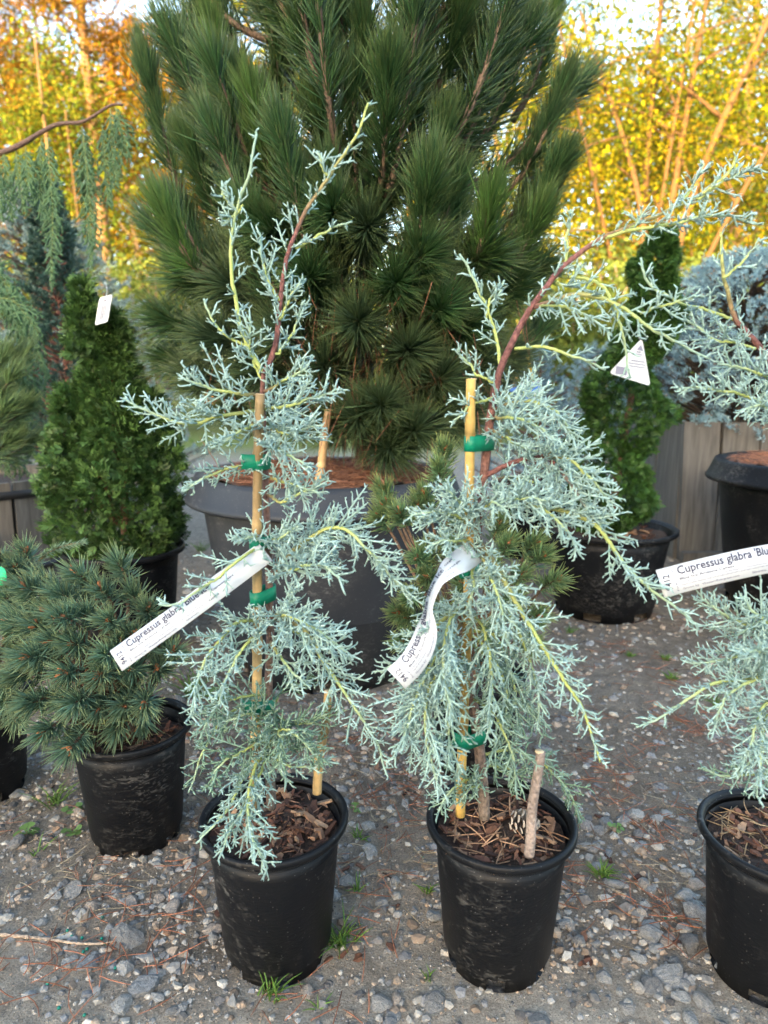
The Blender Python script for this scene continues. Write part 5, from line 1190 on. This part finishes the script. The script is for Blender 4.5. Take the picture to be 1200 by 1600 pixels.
# shaded hedge of shrubs in front of the trees
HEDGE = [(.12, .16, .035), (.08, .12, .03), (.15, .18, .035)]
for i, (px, Y, hh, rr, lab) in enumerate([(880, 8.0, 1.9, 1.1, 'rounded olive shrub behind the small blue spruce'), (1010, 8.6, 2.2, 1.2, 'rounded olive shrub below the leaning golden stems'), (1150, 8.2, 2.1, 1.2, 'rounded olive shrub behind the blue globe spruce'), (250, 9.0, 2.2, 1.2, 'rounded olive shrub beside the edge of the big pine'), (120, 9.6, 2.3, 1.3, 'rounded olive shrub behind the narrow columnar conifer'), (-10, 9.0, 2.2, 1.3, 'rounded olive shrub behind the weeping cedar'), (560, 9.2, 2.3, 1.3, 'rounded olive shrub screened by the big pine'), (720, 8.8, 2.1, 1.2, 'rounded olive shrub between the big pine and the arching cypress')]):
    rng = np.random.default_rng(300+i); b = at(px, 640, Y); b[2] = 0; t = thing('garden_shrub', b, lab, 'shrub', 'olive shrubs along the lawn')
    g = G(); cl = []
    for k in range(16):
        a_ = rng.random()*6.28; e = b+[rr*.8*math.cos(a_)*rng.random(), rr*.6*math.sin(a_)*rng.random(), hh*rng.uniform(.5, .95)]
        Q = spline([b, (b+e)/2+[0, 0, .1], e], 8); g.tubes(Q, np.linspace(.03, .008, 8), 5, np.array([.2, .14, .09])); cl += [Q[7], Q[6], Q[5], Q[4]]
    for k in range(70):
        q_ = nrm(rng.normal(0, 1, 3))*rng.random()**.4; cl.append(b+[q_[0]*rr, q_[1]*rr*.8, hh*(.52+.46*q_[2])])
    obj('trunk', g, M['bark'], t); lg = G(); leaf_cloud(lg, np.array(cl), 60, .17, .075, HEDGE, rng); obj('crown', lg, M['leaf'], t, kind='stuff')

# ------------------------------------------------------------------ stones
def ico():
    p = (1+5**.5)/2; v = np.array([(-1, p, 0), (1, p, 0), (-1, -p, 0), (1, -p, 0), (0, -1, p), (0, 1, p), (0, -1, -p), (0, 1, -p), (p, 0, -1), (p, 0, 1), (-p, 0, -1), (-p, 0, 1)]); f = [(0, 11, 5), (0, 5, 1), (0, 1, 7), (0, 7, 10), (0, 10, 11), (1, 5, 9), (5, 11, 4), (11, 10, 2), (10, 7, 6), (7, 1, 8), (3, 9, 4), (3, 4, 2), (3, 2, 6), (3, 6, 8), (3, 8, 9), (4, 9, 5), (2, 4, 11), (6, 2, 10), (8, 6, 7), (9, 8, 1)]
    return nrm(v), np.array(f)
def subdiv(v, f):
    v = list(map(tuple, v)); cache = {}; out = []
    def mid(a, b):
        k = (min(a, b), max(a, b))
        if k not in cache: cache[k] = len(v); v.append(tuple(nrm((np.array(v[a])+np.array(v[b]))/2)))
        return cache[k]
    for a, b, c in f:
        x, y, z = mid(a, b), mid(b, c), mid(c, a); out += [(a, x, z), (b, y, x), (c, z, y), (x, y, z)]
    return np.array(v), np.array(out)
IV, IF = ico(); SV, SF = subdiv(IV, IF)
def rock(V, seed, rough=.16, cuts=9):
    r_ = np.random.default_rng(seed); v = V.copy()
    for _ in range(cuts):   # flatten facets
        n_ = nrm(r_.normal(0, 1, 3)); d = r_.uniform(.45, .8); h = v@n_; v = v-np.where(h > d, (h-d), 0)[:, None]*n_
    return v*(1+r_.normal(0, rough*.35, (len(v), 1)))
ROCKS = []
for i in range(14):
    me = G().add(rock(SV, 400+i), [SF], (1, 1, 1)).mesh('stone', smooth=(i % 3 == 0)); me.materials.append(M['stone']); ROCKS.append(me)
rng = np.random.default_rng(8)
def stone(x, y, s, flat=.6, el=1.0, me=None):
    o = bpy.data.objects.new('stone', me or ROCKS[int(rng.integers(14))]); COL.objects.link(o); o.parent = ground_o
    o.location = (x, y, float(gz(x, y))+s*flat*.08); o.rotation_euler = (rng.normal(0, .15), rng.normal(0, .15), rng.random()*6.28); o.scale = (s*el, s/el**.5, s*flat)
for (x, y, w_) in [(200, 1463, 46), (199, 1512, 32), (224, 1543, 44), (193, 1571, 32), (152, 1549, 19), (270, 1422, 28), (22, 1315, 36), (280, 1577, 21), (88, 1395, 24), (130, 1430, 26), (172, 1455, 22), (246, 1524, 26), (15, 1465, 16), (47, 1335, 18), (110, 1335, 12), (1010, 1455, 38), (1045, 1465, 29), (1080, 1470, 38), (1050, 1518, 46), (1020, 1535, 36), (1088, 1425, 44), (902, 1465, 22), (980, 1565, 24), (1100, 1562, 30), (1082, 1585, 26),
                 (1015, 1385, 26), (1070, 1397, 30), (880, 1435, 24), (1055, 1495, 20), (1070, 1445, 28), (1005, 1427, 24), (960, 1430, 14), (930, 1470, 18), (1065, 1550, 24), (968, 1544, 14), (1022, 1465, 18), (1040, 1440, 16), (1060, 1470, 16), (935, 1350, 20), (1000, 1320, 26), (950, 1330, 22), (1090, 1380, 26), (680, 1560, 34), (615, 1580, 22), (610, 1590, 28), (540, 1375, 36), (575, 1290, 24), (610, 1215, 16), (615, 1375, 22), (600, 1415, 18)]:
    p = ground(x, y); D = math.hypot(p[1], HCAM); stone(p[0], p[1], w_*D/F/2*.98, rng.uniform(.5, .75), rng.uniform(1, 1.2))
n = 46000
Yr = .44+2.1*rng.random(n)**1.55; Xr = (rng.random(n)*2-1)*(Yr*.66+.16); sz = np.clip(rng.lognormal(math.log(.0027), .58, n), .0013, .015)
dens = .35+.9*vnoise(Xr*7+30, Yr*7+30, 31); keep = (rng.random(n) < dens*(1-.60*sand_mask(Xr, Yr))) & ~((Yr > 1.2) & (sz < .0035))
Xr, Yr, sz = Xr[keep], Yr[keep], sz[keep]
appar = sz/np.hypot(Yr, HCAM); order = np.argsort(-appar)
nb = 245
for i in order[:nb]: stone(Xr[i], Yr[i], sz[i], rng.uniform(.5, .8), rng.uniform(1, 1.3))
rest = order[nb:]; gs = G()
n3_ = 30000
Yt = .44+1.15*rng.random(n3_)**1.3; Xt = (rng.random(n3_)*2-1)*(Yt*.66+.14); zt = np.clip(rng.lognormal(math.log(.0015), .35, n3_), .0008, .003)
kt = rng.random(n3_) < (.25+1.1*vnoise(Xt*9+5, Yt*9+5, 33))*(1-.35*sand_mask(Xt, Yt)); Xr = np.concatenate([Xr, Xt[kt]]); Yr = np.concatenate([Yr, Yt[kt]]); sz = np.concatenate([sz, zt[kt]])
rest = np.concatenate([rest, np.arange(len(Xr)-kt.sum(), len(Xr))])
OV = np.array([(1, 0, 0), (0, 1, 0), (-1, 0, 0), (0, -1, 0), (0, 0, 1.)]); OF = np.array([(0, 1, 4), (1, 2, 4), (2, 3, 4), (3, 0, 4)])
shapes = [(rock(IV, 500+i, .5, 3), IF) for i in range(8)] + [(OV*np.random.default_rng(520+i).uniform(.6, 1.25, (5, 1))+np.random.default_rng(540+i).normal(0, .18, (5, 3)), OF) for i in range(8)]
grp = rng.integers(8, size=len(rest))+np.where(sz[rest] < .0030, 8, 0)
SC = np.array([(.15, .152, .158), (.24, .243, .245), (.29, .285, .27), (.19, .198, .215), (.31, .25, .20), (.36, .35, .33), (.11, .108, .11), (.22, .175, .14)])
for k in range(16):
    ids = rest[grp == k]; m = len(ids)
    if not m: continue
    a = rng.random(m)*6.28; c_, s_ = np.cos(a), np.sin(a); e = rng.uniform(.75, 1.3, m); fl = rng.uniform(.5, .9, m)
    v, ff = shapes[k]; x = v[None, :, 0]*e[:, None]; y = np.broadcast_to(v[None, :, 1], x.shape); z = v[None, :, 2]*fl[:, None]
    W_ = np.stack([Xr[ids][:, None]+(x*c_[:, None]-y*s_[:, None])*sz[ids][:, None], Yr[ids][:, None]+(x*s_[:, None]+y*c_[:, None])*sz[ids][:, None], gz(Xr[ids], Yr[ids])[:, None]+(z+.02)*sz[ids][:, None]], -1)
    f = (ff[None]+(np.arange(m)*len(v))[:, None, None]).reshape(-1, 3); col = SC[rng.integers(8, size=m)]*[1.02, .96, .88]*rng.uniform(.6, 1.2, (m, 1))
    gs.add(W_, [f], np.repeat(col, len(v), 0))
obj('gravel', gs, M['stone_t'], ground_o, smooth=False, kind='stuff')

# ------------------------------------------------------------------ litter on the ground
def scatter(centres, sd, lift=.003):
    centres = np.asarray(centres)
    def f(r_, n_):
        c = centres[r_.integers(len(centres), size=n_)]+np.concatenate([r_.normal(0, 1, (n_, 2))*sd, np.zeros((n_, 1))], 1); c[:, 2] = gz(c[:, 0], c[:, 1])+lift; return c
    return f
cl = [ground(x, y) for x, y in [(140, 1490), (160, 1510), (120, 1500), (260, 1480), (185, 1430), (20, 1500), (1000, 1270), (1010, 1290), (1060, 1320), (960, 1240), (1050, 1130), (1000, 1160), (1080, 1120), (1100, 1140), (640, 1230), (560, 1160), (580, 1240), (900, 1060), (960, 1040), (1040, 1060), (920, 1130), (1040, 1440), (960, 1400), (470, 1580), (520, 1590), (560, 1460), (930, 1200), (610, 1130), (650, 1270), (1130, 1290), (860, 1380), (300, 1390), (350, 1170), (300, 1010), (310, 960), (1010, 1020), (960, 1010)]]
straw('fallen_needles', ground_o, scatter(cl, .03), 420, .052, (.29, .12, .07), 501, r=.0007, lift=.006)
allp = [ground(rng.uniform(0, 1200), rng.uniform(930, 1420)) for _ in range(240)]
straw('fallen_needles', ground_o, scatter(allp, .03), 600, .042, (.25, .125, .08), 502, r=.0006, lift=.004)
straw('dry_grass', ground_o, scatter(allp, .04), 700, .045, (.30, .25, .17), 503, r=.0005, lift=.004)
# bark crumbs on the lot
for i in range(130):
    p = ground(rng.uniform(0, 1200), rng.uniform(960, 1500)); o = bpy.data.objects.new('bark_chip', CHIPS[int(rng.integers(24))]); COL.objects.link(o); o.parent = ground_o
    o.location = (p[0], p[1], float(gz(p[0], p[1]))+.002); o.rotation_euler = (rng.normal(0, .2), rng.normal(0, .2), rng.random()*6.28); s = rng.uniform(.5, 1.1); o.scale = (s, s, s)
# straw in the pots
straw('pine_straw', potB, disc(oB, .062, oB[2]+.157), 50, .040, (.34, .20, .12), 504, r=.0008, lift=.007)
straw('pine_straw', potC, disc(oC, .062, oC[2]+.157), 70, .035, (.24, .17, .10), 505, r=.0008, lift=.006)
straw('pine_straw', potA, disc(oA, .062, oA[2]+.157), 40, .025, (.24, .13, .085), 506, r=.0008, lift=.006)
straw('pine_straw', potD, disc(oD, .058, oD[2]+.152), 80, .035, (.16, .10, .07), 507, r=.0007, lift=.006)
# dry twig lying on the lot
tw = spline([ground(-10, 1462), ground(60, 1466), ground(120, 1476), ground(165, 1478), ground(215, 1465)], 40); tw[:, 2] = gz(tw[:, 0], tw[:, 1])+.004
tag(obj('dry_twig', G().tubes(tw, np.linspace(.0020, .0009, 40)*(1+.5*(np.arange(40) % 3 == 0)), 6, np.array([.34, .25, .18])), M['bark'], org=tuple(tw[20])), 'dry tan conifer twig lying among stones on the gravel', 'twig')
# green fertiliser pellets
IVb = IV*.0021
for (x, y) in [(105, 1453), (112, 1462), (130, 1487), (136, 1483), (159, 1468), (164, 1475), (180, 1513), (74, 1535), (92, 1574), (132, 1586), (160, 1434), (128, 1465), (1056, 1428), (1040, 1430), (660, 1335), (562, 1440)]:
    p = ground(x, y); p[2] = gz(p[0], p[1])+.0015
    tag(obj('fertiliser_pellet', G().add(p+SV*.0019, [SF], (1, 1, 1)), M['pellet'], org=tuple(p)), 'tiny dark green round pellet lying on the gravel', 'pellet', 'green pellets on the gravel')
# pine cone in the mulch of pot B
cc = at(818, 1268, YB+.0); cc[2] = oB[2]+.160
t = thing('pine_cone', cc, 'small grey open pine cone lying in the mulch behind the wooden stick', 'pine cone')
gcone = G(); ax = nrm(np.array([.8, -.5, .25]))
for i in range(46):
    s = i/45; a_ = i*2.4; U_, V_ = frame(ax[None]); rr = .012*math.sin(math.pi*min(1, .25+s*.75))+.002; dirn = U_[0]*math.cos(a_)+V_[0]*math.sin(a_)
    p = cc+ax*(s-.5)*.03+[0, 0, .005]; e = p+dirn*rr+ax*.003; sd_ = np.cross(ax, dirn)*.0045
    gcone.add([p-sd_*.3, p+sd_*.3, e+sd_, e-sd_, e+ax*.0022+sd_*.6, e+ax*.0022-sd_*.6], [[(0, 1, 2, 3), (3, 2, 4, 5)], ], [(.06, .04, .03)]*2+[(.30, .26, .22)]*2+[(.40, .36, .31)]*2)
obj('scales', gcone, M['litter'], t, smooth=False)

# ------------------------------------------------------------------ grass tufts and weeds
def tuft(x, y, n_, L, label, col=(.10, .19, .035), spr=.55):
    p = ground(x, y); p[2] = gz(p[0], p[1]); r_ = np.random.default_rng(int(x*7+y)); t = thing('grass_tuft', p, label, 'grass', 'grass tufts on the lot')
    a_ = r_.random(n_)*6.28; d = nrm(np.stack([np.cos(a_)*spr*r_.random(n_), np.sin(a_)*spr*r_.random(n_), np.ones(n_)*.7], 1)); ln = L*r_.uniform(.45, 1.15, n_)
    s = np.linspace(0, 1, 6)[None, :, None]; b = np.concatenate([d[:, :2]*1.2, -r_.uniform(.2, .7, (n_, 1))], 1)
    p0 = p+np.concatenate([r_.normal(0, L*.12, (n_, 2)), np.full((n_, 1), -.003)], 1)
    P = p0[:, None]+d[:, None]*ln[:, None, None]*s+b[:, None]*ln[:, None, None]*.55*s*s; P[:, :, 2] = np.maximum(P[:, :, 2], p[2]-.002)
    g = G().tubes(P, np.array([.0007, .0011, .0011, .0009, .0006, .0002])[None]*r_.uniform(.7, 1.2, (n_, 1)), 3, np.asarray(col)*r_.uniform(.7, 1.35, (n_, 1)))
    obj('blades', g, M['grass'], t, kind='stuff')
for (x, y, n_, L, lab) in [(532, 1470, 46, .045, 'green grass tuft growing against the side of the mulch-filled pot'), (425, 1548, 26, .045, 'thin grass tuft in front of the foliage-draped pot'), (500, 1565, 6, .02, 'tiny grass sprout on bare sand'), (940, 1362, 34, .030, 'short grass tuft beside the scuffed pot'), (668, 1385, 18, .020, 'small grass sprout beside the scuffed pot, among dark gravel'), (560, 1305, 16, .025, 'thin grass sprout between the two cypress pots'), (556, 1385, 10, .025, 'sparse grass sprout by a flat stone between the pots'),
                       (85, 1250, 22, .050, 'grass tuft between the mud-streaked pot and the pot of the green-tagged dwarf pine'), (58, 1330, 6, .03, 'single grass shoot by the rounded stone'), (985, 1022, 30, .022, 'bright grass tuft behind the arching cypress'), (300, 1085, 40, .085, 'tall grass clump behind the mud-streaked pot'), (1050, 1060, 30, .03, 'grass tuft beyond the yellow cypress shoot'), (1040, 1030, 24, .025, 'pale grass tuft further back on the gravel'), (670, 1520, 8, .02, 'tiny grass sprout at the foot of the scuffed pot'), (870, 1270, 10, .02, 'grass sprout under the low green cypress twigs'), (315, 860, 30, .06, 'grass clump between the huge tub and the mid-size pot'), (890, 985, 18, .03, 'grass fringe at the foot of the topiary pot'), (1120, 1100, 16, .04, 'yellow-green grass under the lone yellow cypress shoot'), (300, 690, 40, .05, 'far grass clump on the pale gravel')]:
    tuft(x, y, n_, L, lab)
def weed(x, y, n_, L, label):
    p = ground(x, y); p[2] = gz(p[0], p[1]); r_ = np.random.default_rng(int(x*3+y)); t = thing('weed', p, label, 'weed', 'leafy weeds on the lot')
    for k in range(n_):
        a_ = k*2.4+r_.normal(0, .3); el = r_.uniform(.15, .9); d = np.array([math.cos(a_)*math.cos(el), math.sin(a_)*math.cos(el), math.sin(el)]); ln = L*r_.uniform(.6, 1.1); sd_ = nrm(np.cross(d, [0, 0, 1]))
        v = []; prof = [(.0, .06), (.4, .07), (.55, .28), (.75, .36), (.92, .22), (1.0, .02)]
        for (s, w_) in prof:
            c = p+d*ln*s-[0, 0, ln*.35*s*s]+[0, 0, .003]; v += [c-sd_*w_*ln, c+[0, 0, -.08*w_*ln], c+sd_*w_*ln]
        f = [(i*3+j, i*3+j+1, i*3+j+4, i*3+j+3) for i in range(5) for j in (0, 1)]
        obj('leaf', G().add(v, [f], np.array([.12, .21, .06])*r_.uniform(.8, 1.2)), M['grass'], t)
weed(42, 1300, 7, .022, 'little round-leaved weed beside the rounded stone'); weed(112, 1300, 6, .022, 'little weed at the foot of the mud-streaked pot'); weed(963, 1293, 6, .016, 'little weed between the scuffed pot and the pot below the level label')
weed(112, 1262, 5, .02, 'little weed in the shade beside the mud-streaked pot'); weed(330, 1090, 7, .05, 'broad-leaved weed behind the two-leader cypress'); weed(555, 1262, 5, .014, 'little weed on the gravel between the two cypress pots')
